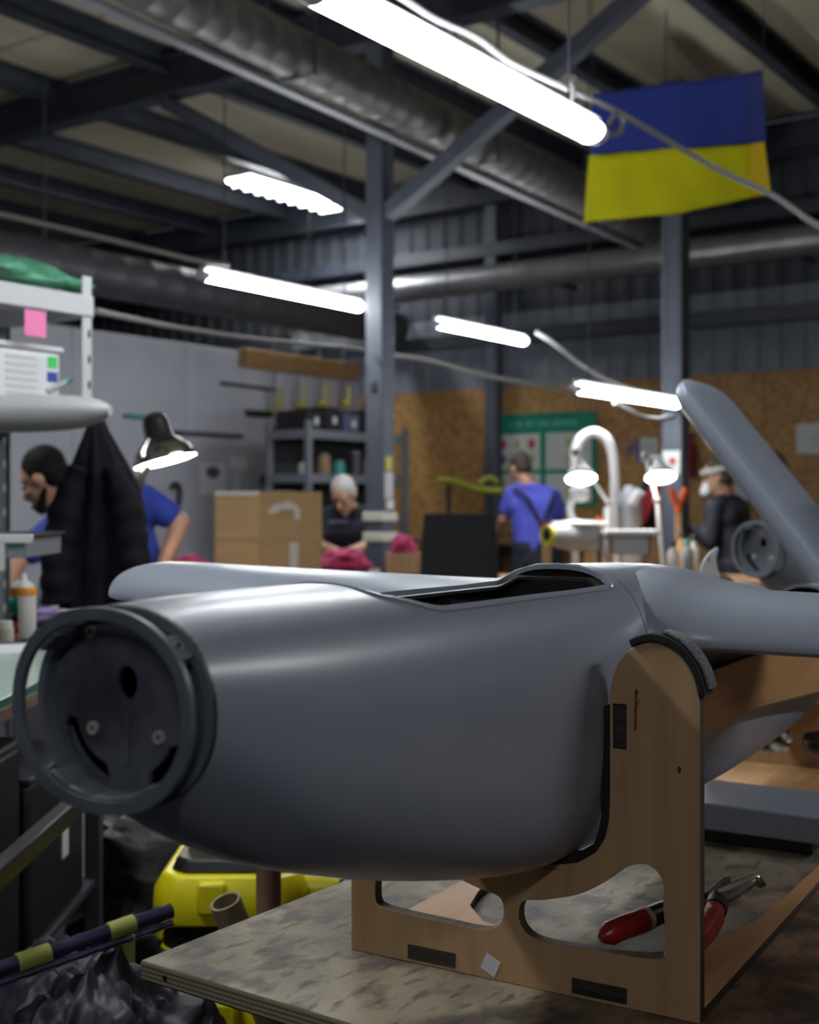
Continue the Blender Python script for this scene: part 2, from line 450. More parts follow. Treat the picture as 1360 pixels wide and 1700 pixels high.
# partition and outer walls
wl = struct(MB().box((WX - .04, (Y1 + Y0) / 2, 1.365), (.08, Y1 - Y0, 2.73)).build('wall_left', 'partition', bevel=.004))
yy = Y1
while yy > 2.5:
    MB().box((WX + .004, yy - 1.25, 1.365), (.012, .05, 2.73)).build('cover_strip', 'partition', wl, bevel=.003); yy -= 1.25
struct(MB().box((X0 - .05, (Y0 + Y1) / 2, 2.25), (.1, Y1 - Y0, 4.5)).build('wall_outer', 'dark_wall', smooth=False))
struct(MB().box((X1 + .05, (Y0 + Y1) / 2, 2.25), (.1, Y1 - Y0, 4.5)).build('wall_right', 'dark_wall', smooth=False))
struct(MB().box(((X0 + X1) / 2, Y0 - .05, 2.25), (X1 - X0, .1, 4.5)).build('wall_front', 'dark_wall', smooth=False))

# ------------------------------------------------------------------ steel columns
def column(loc, side, label, brace=False):
    t = thing('steel_column', label, 'column', (loc.x, loc.y, 0))
    m = MB(); m.box((0, 0, 2.09), (side, side, 4.18)); m.build('post', 'column_steel', t, bevel=.012, seg=3)
    bx('base_plate', 'column_steel', t, (0, 0, .01), (side * 2, side * 2, .02), .003)
    if brace:
        for sg in (1, -1):
            MB().bar((sg * side * .45, 0, 3.12), (sg * 1.88, 0, 4.16), .10, .10).build('brace', 'column_steel', t, bevel=.008)
    return t
col1 = column(c1, .132, 'grey steel column with diagonal braces and pale tape bands', True)
for z in (1.245, 1.12):
    m = MB(); s_ = .145; m.box((0, 0, z), (s_ + .012, s_ + .012, .058)); m.build('tape_band', 'cable_tie', col1, bevel=.006)
bx('switch_plate', 'dark_steel', col1, (.0, -.07, 2.05), (.045, .02, .06), .004)
bx('notice', 'tape_yellow', col1, (.068, .0, 1.575), (.004, .06, .085))
bx('notice', 'print_grey', col1, (.068, .0, 1.44), (.004, .085, .16))
bx('junction_box', 'lamp_white', col1, (.075, .0, 1.32), (.02, .06, .06), .004)
col2 = column(c2, .145, 'grey steel column behind the right bench lamps with a notice', False)
bx('notice', 'sheet_pale', col2, (.0, -.0725, 1.60), (.125, .004, .16))
bx('notice_print', 'print_red', col2, (.01, -.076, 1.61), (.045, .003, .05))
c3 = Vector((0, 0, 0)); q = c2w(((812 - CX) / F * 12.1, 12.1, 0))
column(Vector((q.x, Y1 - .08, 0)), .13, 'grey wall column beside the green notice board')

# ------------------------------------------------------------------ ducts
def ribbed(path, r, step=.16):
    m = MB(); pts = [Vector(p) for p in path]; pp = []; rr = []
    for i in range(len(pts) - 1):
        L_ = (pts[i + 1] - pts[i]).length; n = max(1, int(L_ / step))
        for k in range(n):
            for dt, dr in ((0, 0), (.86, 0), (.90, .003), (.96, .003)):
                pp.append(pts[i].lerp(pts[i + 1], (k + dt) / n)); rr.append(r + dr)
    pp.append(pts[-1]); rr.append(r)
    return m.tube(pp, rr, 24)
d0 = P(1050, 398, 10.05); d1 = P(300, 88, 5.86)
w0 = c2w(d0); w1 = c2w(d1); dx = (w0.x + w1.x) / 2
dt = thing('air_duct', 'long silver spiral duct running back under the ceiling', 'duct', (dx, w0.y, 3.53))
ribbed([(0, -6.5, .20), (0, .25, 0)], .135).build('duct_pipe', 'duct', dt)
for y in (-6.0, -4.2, -2.4, -.6):
    zq = .20 * (.25 - y) / 6.75; m = MB(); m.bar((-.16, y, zq), (-.16, y, .85), .012, .012); m.bar((.16, y, zq), (.16, y, .85), .012, .012)
    m.box((0, y, zq - .14), (.34, .03, .01)); m.bar((-.16, y, zq - .14), (-.16, y, zq), .012, .012); m.bar((.16, y, zq - .14), (.16, y, zq), .012, .012); m.build('hanger', 'dark_steel', dt, smooth=False)
m = MB(); m.bar((-.10, -6.5, .05), (-.10, .2, -.15), .05, .02); m.bar((-.13, -6.5, .07), (-.13, .2, -.13), .01, .06)
m.build('cable_tray', 'bare_metal', dt, smooth=False)
dt = thing('air_duct', 'silver duct running sideways along the back wall', 'duct', (dx, Y1 - .42, 3.42))
ribbed([(.02, 0, 0), (7.5, 0, 0)], .125, 1.1).build('duct_pipe', 'duct_bright', dt)
ribbed([(-4.2, 0, -.02), (-.02, 0, 0)], .125, 1.1).build('duct_pipe', 'duct_bright', dt)
for xx in (-3.2, -1.2, 1.0, 3.2, 5.4):
    MB().bar((xx, 0, -.12), (xx, .36, -.12), .03, .03).build('bracket', 'dark_steel', dt, smooth=False)
dt = thing('air_duct', 'dark duct running above the pale partition wall', 'duct', (-7.4, 2.0, 3.05))
ribbed([(0, -3, 0), (0, 8.2, 0)], .17, .3).build('duct_pipe', 'duct_dark', dt)
for yy in (-2, 1, 4, 7):
    MB().bar((-.1, yy, .15), (-.1, yy, 1.4), .012, .012).build('hanger', 'dark_steel', dt, smooth=False)

# ------------------------------------------------------------------ LED battens
def batten(label, x, ya, yb, z, top=4.2, wid=.10, hh=.036):
    t = thing('led_batten', label, 'ceiling light', (x, (ya + yb) / 2, z), group='LED battens')
    h = (yb - ya) / 2
    MB().box((0, 0, .052), (wid * .5, 2 * h, .024)).build('housing', 'batten_body', t, bevel=.006)
    n = 18; pr = [(wid * .5 * math.cos(2 * PI * k / n), .008 + hh * math.sin(2 * PI * k / n)) for k in range(n)]
    m = MB(); m.rings([[Vector((p[0], s_ * (h - .035), p[1])) for p in pr] for s_ in (-1, 1)]); m.build('diffuser', 'tube_glow', t)
    for s_ in (-1, 1):
        m = MB(); pe = [(p[0] * 1.05, p[1] * 1.05) for p in pr]
        m.rings([[Vector((p[0], s_ * (h - .035), p[1])) for p in pe], [Vector((p[0] * .9, s_ * (h + .012), p[1] * .9)) for p in pe]])
        m.build('end_cap', 'end_cap', t)
        if top: MB().bar((0, s_ * h * .75, .05), (0, s_ * h * .75, top - z), .006, .006).build('suspension_wire', 'dark_steel', t, smooth=False)
    return t
batten('large near LED tube light beside the flag', -1.975, 2.36, 3.88, 2.57, 4.532)
batten('LED tube light left of the braced column', -4.95, 5.02, 6.46, 2.57, 4.532, .085, .028)
batten('LED tube light right of the braced column', -4.88, 7.19, 8.42, 2.55, 4.532, .085, .028)
batten('lowest LED tube light, ending at the grey tail fin', -3.40, 6.42, 7.86, 1.97, 4.532, .08, .025)
batten('LED tube light out of sight left of the camera', -1.975, .0, 1.5, 2.57, 4.532)
batten('LED tube light out of sight above the shelf rack', -4.95, 1.9, 3.4, 2.57, 4.532)
batten('LED tube light out of sight right of the drone', 1.0, 2.36, 3.88, 2.57, 4.532)
batten('added fill LED tube light out of sight behind and right of the camera', 1.0, -2.3, -.8, 2.57, 4.532)  # fill lamp added to brighten the drone's near side
# louvred ceiling light
a_, b_ = W(408, 285, 11.6), W(548, 336, 12.9)
t = thing('louvre_light', 'bright louvred ceiling light far back left of the column', 'ceiling light', ((a_.x + b_.x) / 2, (a_.y + b_.y) / 2, 4.30))
MB().box((0, 0, .05), (.34, 1.5, .07)).build('housing', 'batten_body', t, bevel=.006)
MB().box((0, 0, .005), (.30, 1.44, .02)).build('diffuser', 'tube_glow', t, smooth=False)
for k in range(9): bx('louvre', 'lamp_white', t, (0, -.64 + .16 * k, -.02), (.30, .012, .04))

# ------------------------------------------------------------------ cables
def cable(label, pts, r, m='cable'):
    pts = smooth_path(pts, 8); o0 = pts[0].copy()
    return tag(MB().tube([p - o0 for p in pts], r, 8).build('power_cable', m, loc=o0), label, 'cable')
cable('pale cable sagging past the near tube light and the flag', [W(560, -60, 3.3), W(660, -8, 3.5), W(720, 30, 3.7), W(790, 62, 3.9), W(850, 105, 4.05), W(945, 148, 4.25), W(1030, 188, 4.4), W(1120, 240, 4.55), W(1200, 285, 4.6), W(1285, 325, 4.6), W(1370, 380, 4.5), W(1500, 420, 4.3)], .0105)
cable('short pale lead curling from the end of the near tube light', [W(1008, 212, 4.33), W(1014, 200, 4.35), W(1022, 190, 4.38), W(1032, 194, 4.4), W(1034, 208, 4.4), W(1026, 222, 4.38), W(1012, 224, 4.34)], .0095)
cable('pale loop tying the sagging cable beside the flag', [W(950, 168, 4.26), W(951, 150, 4.25), W(947, 135, 4.24), W(953, 128, 4.25)], .009)
cable('dim cable along the far left ceiling to the tube light', [W(-60, 345, 5.6), W(10, 358, 5.8), W(120, 383, 6.1), W(240, 412, 6.4), W(330, 433, 6.8), W(380, 440, 7.0)], .013, 'cable_dim')
cable('taut cable from the white rack to the braced column', [W(158, 516, 4.05), W(300, 545, 5.2), W(430, 564, 6.3), W(540, 574, 7.2), W(604, 580, 7.8)], .0115, 'cable_dim')
cable('cable from the braced column to the lowest tube light', [W(655, 590, 7.8), W(720, 600, 7.7), W(800, 622, 7.5), W(880, 637, 7.3), W(955, 650, 7.2)], .014, 'cable_dim')
cable('cable dropping between the two right tube lights', [W(892, 552, 9.5), W(920, 570, 9.0), W(960, 602, 8.8), W(1010, 632, 8.6), W(1060, 650, 8.5), W(1098, 660, 8.5)], .016)
cable('cable sagging under the lowest tube light', [W(1020, 668, 7.6), W(1050, 685, 7.75), W(1085, 696, 7.9), W(1120, 690, 8.05)], .014, 'cable_dim')

# ------------------------------------------------------------------ flag
TL, TR, BL, BR = W(985, 155, 5.6), W(1268, 118, 5.145), W(967, 369, 5.6), W(1279, 322, 5.145)
ML, MR = W(978, 257, 5.6), W(1271, 237, 5.145)
o0 = (TL + TR) / 2
ft = thing('hanging_flag', 'blue over yellow flag hanging under the roof', 'flag', o0)
def cloth(name, a, b, c, d, m, u0, u1, sag=0):
    g = MB(); nx, nz = 24, 10; vs = []
    nrm = (b - a).cross(d - a).normalized()
    for j in range(nz + 1):
        for i in range(nx + 1):
            u = u0 + (u1 - u0) * i / nx; v = j / nz
            p = a.lerp(b, u).lerp(d.lerp(c, u), v)
            p = p + nrm * (.010 * math.sin(u * 11 + v * 2) + .006 * math.sin(u * 23 - v * 4)) + Vector((0, 0, -sag * math.sin(PI * u) * v * .02))
            vs.append(p - o0)
    fs = [(j * (nx + 1) + i, j * (nx + 1) + i + 1, (j + 1) * (nx + 1) + i + 1, (j + 1) * (nx + 1) + i) for j in range(nz) for i in range(nx)]
    g.add(vs, fs); o = g.build(name, m, ft, ang=80); s_ = o.modifiers.new('solid', 'SOLIDIFY'); s_.thickness = .0015
    return o
cloth('blue_band', TL, TR, MR, ML, 'flag_blue', 0, .91); cloth('blue_sleeve', TL, TR, MR, ML, 'flag_blue_hem', .91, 1)
cloth('yellow_band', ML, MR, BR, BL, 'flag_yellow', 0, .91, 1); cloth('yellow_sleeve', ML, MR, BR, BL, 'flag_yellow_hem', .91, 1, 1)
for p in (TL, TR):
    MB().bar(p - o0, p - o0 + Vector((0, 0, 4.45 - p.z)), .003, .003).build('hanging_string', 'dark_steel', ft, smooth=False)
# ================================================================== WORK TABLE, CRADLE, DRONE
TZ = .75                                           # table top
KX, KY = -1.2125, 1.120                            # its near left corner
tb = thing('work_table', 'large plywood work table with a stained top under the grey drone', 'table', (KX, KY, 0))
tt = MB().box((.80, 1.5, TZ - .0135), (1.60, 3.0, .026)).build('table_top', 'stained_top', tb, bevel=.003)
tt.data.materials.append(MATS['ply_layers'])
for f in tt.data.polygons:
    if abs(f.normal.z) < .5: f.material_index = 1
for (x, y) in ((.12, .55), (1.48, .12), (.12, 2.88), (1.48, 2.88)): bx('leg', 'bench_wood', tb, (x, y, .36), (.07, .07, .725), .004)
for x in (.12, 1.48): bx('apron', 'bench_wood', tb, (x, 1.6, .66), (.04, 2.3, .09), .003)
# screw holes in the front edge
for x in (.045, .36):
    MB().cyl((x, -.001, TZ - .014), (x, .004, TZ - .014), .0035, n=10).build('screw', 'black_rubber', tb)

DA = math.radians(4.7)                             # drone yaw inside the hall
ux, uy = math.sin(math.radians(30.6)), math.cos(math.radians(30.6))
DCX, DCY = .124, 1.533
DLOC = c2w((DCX, DCY, TZ))
def onplane(px, py, s):
    """pixel -> (w, z above table) in the cross plane at station s"""
    rx = (px - CX) / F; Y = (s + DCX * ux + DCY * uy) / (rx * ux + uy)
    X = rx * Y; return ((X - DCX) * uy - (Y - DCY) * ux, CH - (py - HY) / F * Y - TZ)

# ------------------------------------------------------------------ plywood cradle
cr = thing('plywood_cradle', 'plywood cradle with rounded uprights holding the grey drone', 'stand', DLOC, DA)
HWC = .232; TH = .016
def arc(cx, cz, r, a0, a1, n=10, rz=None):
    rz = r if rz is None else rz
    return [(cx + r * math.cos(math.radians(a0 + (a1 - a0) * k / n)), cz + rz * math.sin(math.radians(a0 + (a1 - a0) * k / n))) for k in range(n + 1)]
half = [(HWC, 0.0), (HWC, .355)] + arc(HWC - .0535, .355, .0535, 0, 180, 14, .068) + [(HWC - .107, .24)]
bowl = [(.1235, .212), (.119, .192), (.108, .174), (.085, .159), (.05, .151), (.02, .147)]
half += bowl
outline = half + [(-x, z) for (x, z) in reversed(half)]
cut_px = [(868, 1497), (905, 1494), (960, 1485), (1005, 1464), (1038, 1441), (1066, 1434), (1088, 1444), (1102, 1468), (1101, 1500), (1105, 1555),
          (1104, 1584), (1093, 1592), (1050, 1588), (960, 1573), (900, 1562), (874, 1548), (862, 1525)]
cut = smooth_loop([onplane(x, y, 0) for (x, y) in cut_px], 4)
cutl = [(-p[0] - .003, p[1]) for p in cut]
sq_ = lambda x0, z0, x1, z1: [(x0, z0), (x1, z0), (x1, z1), (x0, z1)]
s0, s1 = onplane(1018, 1242, 0), onplane(1040, 1170, 0)
slots = [sq_(s0[0], s0[1], s1[0], s1[1]), sq_(-s1[0], s0[1], -s0[0], s1[1])]
xfc = lambda x, z, d: Vector((x, d, z))
prism('front_plate', outline, [cut, cutl] + slots, TH, xfc, 'plywood', cr, .0008, 'plywood_edge')
REAR = 1.40
prism('rear_plate', outline, [[(p[0] * 1.0, p[1] * 1.12 - .028) for p in cut], [(p[0], p[1] * 1.12 - .028) for p in cutl]] + slots, TH, lambda x, z, d: Vector((x, d + REAR, z)), 'plywood', cr, 0, 'plywood_edge')
for sg in (1, -1):
    # tie plank on edge between the plates, with its tenon in the slot
    xc = sg * (s0[0] + s1[0]) / 2; th = abs(s1[0] - s0[0]) * .9
    pk = [(TH, .262), (TH, .352), (REAR, .345), (REAR, .215), (REAR * .75, .235), (REAR * .4, .268)]
    prism('tie_plank', pk, [], th, lambda a, b, d, xc=xc, th=th: Vector((xc + d - th / 2, a, b)), 'plywood_flat', cr, .0006, 'plywood_edge')
    bx('tenon', 'burnt_edge', cr, (xc, .009, (s0[1] + s1[1]) / 2), (th, TH, (s1[1] - s0[1]) * .96))
    # foam lining between the plate and the fuselage
    fo = [(sg * (x + dx), z) for (x, z), dx in zip([(HWC - .107, .345), (HWC - .107, .24)] + bowl, [0] * 8)]
    m = MB(); rs = []
    for i, (x, z) in enumerate(fo):
        nx, nz = (-sg, 0) if i < 2 else (-sg * (.6 if i < 4 else .15), .5 + .15 * (i - 2))
        l = math.hypot(nx, nz); nx, nz = nx / l * .010, nz / l * .010
        rs.append([Vector((x, -.004, z)), Vector((x, TH + .004, z)), Vector((x + nx, TH + .004, z + nz)), Vector((x + nx, -.004, z + nz))])
    m.rings(rs); m.build('foam_lining', 'foam', cr, bevel=.002)
    # felt cap over the rounded top of the upright
    a = arc(HWC - .0535, .355, .0535, 8, 118, 12, .068); b = arc(HWC - .0535, .355, .0615, 8, 118, 12, .077)
    m = MB(); m.rings([[Vector((sg * p[0], -.006, p[1])), Vector((sg * p[0], TH + .010, p[1])), Vector((sg * q[0], TH + .010, q[1])), Vector((sg * q[0], -.006, q[1]))] for p, q in zip(a, b)])
    m.build('foam_cap', 'foam', cr, bevel=.0015)
    a = arc(HWC - .0535, .355, .0618, 12, 82, 12, .0775); b = arc(HWC - .0535, .355, .0655, 12, 82, 12, .0815)
    m = MB(); m.rings([[Vector((sg * p[0], .002, p[1])), Vector((sg * p[0], TH + .014, p[1])), Vector((sg * q[0], TH + .014, q[1])), Vector((sg * q[0], .002, q[1]))] for p, q in zip(a, b)])
    m.build('felt_strip', 'felt_grey', cr, bevel=.0015)
    # tenons of the base frame showing at the foot of the plate
    bx('tenon', 'burnt_edge', cr, (sg * .112, .0068, .0135), (.068, TH, .018))
# base frame lying on the table
bo = [(-HWC, TH), (HWC, TH), (HWC, REAR), (-HWC, REAR)]
bi_half = [(0.0, .135), (.06, .137), (.12, .155), (.166, .205), (.186, .27), (.199, .345), (.207, .45), (.21, .62), (.21, 1.12), (0, 1.14)]
bi = bi_half + [(-x, y) for x, y in reversed(bi_half) if x > 0]
prism('base_frame', bo, [bi], .012, lambda x, y, d: Vector((x, y, d + .0005)), 'plywood_flat', cr, .0006, 'plywood_edge')
sx_, sz_ = onplane(815, 1602, 0)
MB().box((sx_, -.0008, sz_), (.021, .001, .021), Matrix.Rotation(math.radians(24), 3, 'Y')).build('paper_label', 'paper', cr, smooth=False)
for px, py in ((1057, 1150), (1128, 1278)):
    x, z = onplane(px, py, 0)
    MB().ell((x, 0, z), (.0022, .0006, .004)).build('knot', 'plywood_edge', cr)
x, z = onplane(1055, 1180, 0)
m = MB(); m.bar((x, -.0004, z - .022), (x + .001, -.0004, z + .02), .003, .0008, (0, 1, 0)); m.bar((x + .001, -.0004, z + .004), (x + .006, -.0004, z + .014), .0012, .0008, (0, 1, 0))
m.build('resin_streak', 'resin', cr, smooth=False)

# ------------------------------------------------------------------ drone
dr = thing('grey_drone', 'grey fixed-wing drone airframe with an open hatch on a plywood cradle', 'drone', DLOC, DA)
ST = [-.667, -.60, -.525, -.43, -.336, -.20, -.08, 0, .16, .5, .8, 1.2, 1.5, 2.0, 2.35]
ZTOP = [1.2535, 1.2555, 1.256, 1.2555, 1.2545, 1.253, 1.2515, 1.2505, 1.25, 1.235, 1.197, 1.165, 1.15, 1.13, 1.11]
ZBOT = [1.1005, 1.060, 1.023, .990, .963, .930, .907, .90, .893, .885, .88, .89, .93, 1.03, 1.07]
HW = [.0885, .098, .105, .110, .1135, .1165, .1185, .119, .119, .119, .113, .10, .085, .055, .02]
NT = [2.1, 2.25, 2.35, 2.45, 2.55, 2.6, 2.65, 2.65, 2.65, 2.5, 2.3, 2.2, 2.2, 2.0, 2.0]
NB = [2.1, 2.2, 2.35, 2.5, 2.7, 2.85, 3.0, 3.0, 3.0, 3.0, 2.8, 2.5, 2.3, 2.0, 2.0]
def hermite(xs, ys, x):
    n = len(xs); i = min(max(int(np.searchsorted(xs, x)) - 1, 0), n - 2)
    def sl(k):
        if k == 0: return (ys[1] - ys[0]) / (xs[1] - xs[0])
        if k == n - 1: return (ys[-1] - ys[-2]) / (xs[-1] - xs[-2])
        return (ys[k + 1] - ys[k - 1]) / (xs[k + 1] - xs[k - 1])
    h = xs[i + 1] - xs[i]; t = (x - xs[i]) / h
    return (ys[i] * (1 + 2 * t) * (1 - t) ** 2 + sl(i) * h * t * (1 - t) ** 2 + ys[i + 1] * t * t * (3 - 2 * t) + sl(i + 1) * h * t * t * (t - 1))
def section(s, n=96, grow=0.0):
    zt, zb, hw, nt_, nb = [hermite(ST, a, s) for a in (ZTOP, ZBOT, HW, NT, NB)]
    zc = zb + (zt - zb) * .52; out = []
    for j in range(n):
        a = 2 * PI * j / n; c, d = math.cos(a), math.sin(a); e = nt_ if d > 0 else nb; hh = (zt - zc) if d > 0 else (zc - zb)
        r = (abs(c) ** e + abs(d) ** e) ** (-1 / e)
        out.append(Vector(((hw + grow) * c * r, s, zc - TZ + (hh + grow) * d * r)))
    return out
def fuselage_part(name, sa, sb, n, cutters, capend=False):
    m = MB(); rs = [section(sa + (sb - sa) * i / n) for i in range(n + 1)]
    m.rings(rs, cap=False)
    if capend: m.f.append(tuple(len(m.v) - 96 + j for j in range(96)))
    o = m.build(name, 'grey_paint', dr)
    sd = o.modifiers.new('s', 'SOLIDIFY'); sd.thickness = .006; sd.offset = -1
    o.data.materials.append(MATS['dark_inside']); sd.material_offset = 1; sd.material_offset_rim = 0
    tmp = []
    for ol, z0, z1 in cutters:
        cm = MB(); cm.rings([[Vector((p[0], p[1], z0)) for p in ol], [Vector((p[0], p[1], z1)) for p in ol]])
        c = cm.build('cutter', None, dr, smooth=False); tmp.append(c)
        bo_ = o.modifiers.new('b', 'BOOLEAN'); bo_.operation = 'DIFFERENCE'; bo_.object = c; bo_.solver = 'EXACT'
    me = evalmesh(o); o.modifiers.clear(); old = o.data; o.data = me; me.name = name
    for c in tmp: bpy.data.objects.remove(c)
    me.polygons.foreach_set('use_smooth', [True] * len(me.polygons)); me.set_sharp_from_angle(angle=math.radians(32))
    return o
def rr_poly(pts, r, n=6):
    out = []; m = len(pts)
    for i in range(m):
        a, b, c = Vector(pts[i - 1]), Vector(pts[i]), Vector(pts[(i + 1) % m])
        p = b + (a - b).normalized() * r; q = b + (c - b).normalized() * r
        for k in range(n + 1):
            t = k / n; out.append(((1 - t) ** 2 * p + 2 * t * (1 - t) * b + t * t * q))
    return out
hatch = rr_poly([(-.050, -.398), (.050, -.398), (.077, -.325), (.077, .128), (-.077, .128), (-.077, -.325)], .022)
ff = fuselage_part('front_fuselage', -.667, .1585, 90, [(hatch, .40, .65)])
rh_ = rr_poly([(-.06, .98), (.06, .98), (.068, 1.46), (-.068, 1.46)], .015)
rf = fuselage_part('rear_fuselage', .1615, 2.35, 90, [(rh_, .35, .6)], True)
# dark seal in the joint
m = MB(); m.rings([section(s, grow=-.0022) for s in (.150, .170)], cap=False); m.build('joint_seal', 'dark_inside', dr)
# hatch rebate: a slim lip standing along the hatch edge
def skin_z(wv, s):
    zt, zb, hw, nt_ = [hermite(ST, a, s) for a in (ZTOP, ZBOT, HW, NT)]
    zc = zb + (zt - zb) * .52; return zc + (zt - zc) * max(0, 1 - abs(wv / hw) ** nt_) ** (1 / nt_) - TZ
hl = [Vector((p[0] * 1.07, -.06 + (p[1] + .06) * 1.03, 0)) for p in hatch]
hl = [Vector((p.x, min(p.y, .135), skin_z(p.x, p.y) + .0005)) for p in hl]
hl2 = []
for i in range(len(hl)):
    for k in range(4):
        p = hl[i].lerp(hl[(i + 1) % len(hl)], k / 4); hl2.append(Vector((p.x, p.y, skin_z(p.x, p.y) + .0004)))
MB().tube(hl2 + [hl2[0]], .0016, 6, cap=False).build('hatch_lip', 'grey_paint', ff)
hin = [Vector((p[0] * .97, -.06 + (p[1] + .06) * .985, 0)) for p in hatch]
m = MB(); rs = []
for p in hin + [hin[0]]:
    z = skin_z(p.x, p.y) - .0075
    q = Vector((p.x * .90, -.06 + (p.y + .06) * .95, 0))
    rs.append([Vector((p.x, p.y, z)), Vector((q.x, q.y, z - .001)), Vector((q.x, q.y, z - .005)), Vector((p.x, p.y, z - .005))])
m.rings(rs, cap=False); m.build('hatch_rebate', 'rib_dark', ff)
for (sy, zz) in ((-.20, .40), (-.05, .405), (.135, .44)):
    o_ = [(v.x * .94, v.z) for v in section(sy, 48)]
    mid = [(x * .72, .335 + (z - .335) * .72) for x, z in o_]
    zlim = 9
    prism('rib', o_, [mid], .006, lambda a, b, d, sy=sy: Vector((a, sy + d, b if b < .47 or sy > .1 else .47 - (b - .47) * .2)), 'rib_dark', ff)
bx('equipment_tray', 'rib_dark', ff, (0, -.10, .385), (.15, .46, .012), .003)
bx('battery_box', 'dark_inside', ff, (-.02, -.10, .42), (.06, .12, .05), .006)
m = MB(); m.tube(smooth_path([(-.03, -.2, .41), (.02, -.12, .44), (.04, -.02, .43), (.01, .09, .45)], 6), .004, 8); m.build('wiring', 'black_rubber', ff)
m = MB(); m.tube(smooth_path([(.03, -.22, .41), (-.02, -.12, .452), (-.045, -.0, .44), (-.03, .11, .46)], 6), .0035, 8); m.build('wiring', 'rib_dark', ff)

# nose adapter: loose front ring on posts, flange and recessed bulkhead
NZ = 1.177 - TZ; RW, RH = .0895, .0762
def ell2(rw, rh, n=64, p=2.15):
    o = []
    for k in range(n):
        a = 2 * PI * k / n; c, d = math.cos(a), math.sin(a); r = (abs(c) ** p + abs(d) ** p) ** (-1 / p)
        o.append((rw * c * r, NZ + rh * d * r))
    return o
na = prism('nose_ring', ell2(RW, RH), [ell2(RW - .0095, RH - .0095)], .0055, lambda x, z, d: Vector((x, -.695 + d, z)), 'grey_primer', dr, .0012)
prism('nose_flange', ell2(.0885, .0760), [ell2(.0805, .0680)], .026, lambda x, z, d: Vector((x, -.670 + d, z)), 'grey_primer', dr, .001)
m = MB(); m.rings([[Vector((p[0], s, p[1])) for p in ell2(.089, .0763)] for s in (-.6685, -.6655)], cap=False); m.build('nose_seal', 'dark_inside', dr)
for a in (42, 133, 302, 286, 270, 254, 238):
    t_ = math.radians(a); x, z = (RW - .0075) * math.cos(t_), NZ + (RH - .0075) * math.sin(t_)
    tg = Vector((-RW * math.sin(t_), 0, RH * math.cos(t_))).normalized(); nr = Vector((tg.z, 0, -tg.x))
    R = Matrix((tg, Vector((0, 1, 0)), nr)).transposed()
    ps_ = MB().box((x, -.680, z), (.022, .024, .010), R).build('nose_post', 'grey_primer', na, bevel=.0015)
    if a > 140: continue
    c = Vector((x, -.680, z)) + nr * .0053
    MB().cyl(c - nr * .002, c + nr * .0012, .0042, n=14).build('screw_boss', 'zinc', na)
    MB().cyl(c + nr * .0010, c + nr * .0016, .0026, n=12).build('screw_hole', 'black_rubber', na)
SB = -.660
bo = ell2(.0812, .0687)
def bpt(px, py): return onplane(px, py, SB)
def ellh(px, py, rx, rz, n=24):
    x, z = bpt(px, py); return [(x + rx * math.cos(2 * PI * k / n), z + rz * math.sin(2 * PI * k / n)) for k in range(n)]
def slot(pts, r):
    pts = [Vector(bpt(*p)) for p in pts]; sp = smooth_path([(p.x, p.y, 0) for p in pts], 5); L_, R_ = [], []
    for i, p in enumerate(sp):
        t = (sp[min(i + 1, len(sp) - 1)] - sp[max(i - 1, 0)]).normalized(); n = Vector((-t.y, t.x, 0))
        L_.append(p + n * r); R_.append(p - n * r)
    t0 = (sp[1] - sp[0]).normalized(); t1 = (sp[-1] - sp[-2]).normalized()
    e = [sp[-1] + t1 * r * .9]; s_ = [sp[0] - t0 * r * .9]
    return [(p.x, p.y) for p in L_ + e + list(reversed(R_)) + s_]
holes = [ellh(211, 1133, .0108, .0128), slot([(117, 1198), (130, 1238), (150, 1265), (172, 1283)], .0078), slot([(254, 1298), (272, 1284), (285, 1265), (291, 1250)], .0075)]
ins = [(157, 1208), (266, 1224), (153, 1048)]
bk = prism('nose_bulkhead', bo, holes, .005, lambda x, z, d: Vector((x, SB + d, z)), 'bulkhead', dr, .0008)
for p in ins:
    x, z = bpt(*p)
    MB().lathe([(.0024, 0), (.0024, .003), (.0052, .003), (.0052, 0)], 18, (x, SB, z), Matrix.Rotation(PI / 2, 3, 'X'), False).build('threaded_insert', 'insert_zinc', bk)
    MB().cyl((x, SB - .0006, z), (x, SB + .001, z), .0026, n=14).build('insert_hole', 'black_rubber', bk)
x, z = bpt(212, 1200); bx('centre_rib', 'bulkhead', bk, (x, SB - .001, z - .012), (.004, .003, .042), .001)
x, z = bpt(202, 1318); MB().ell((x, SB - .008, z + .001), (.007, .007, .0025)).build('filler_smear', 'green_filler', bk)
m = MB(); m.rings([[Vector((p[0], s, p[1])) for p in ell2(.0808, .0683)] for s in (-.671, -.645)], cap=False); m.build('inner_wall', 'bulkhead', bk)
bx('cross_bar', 'rib_dark', bk, (bpt(214, 1133)[0], SB + .03, bpt(214, 1133)[1]), (.003, .003, .12))
m = MB(); m.rings([section(s, grow=-.010) for s in (-.55, -.546)]); m.build('inner_bulkhead', 'dark_inside', bk)

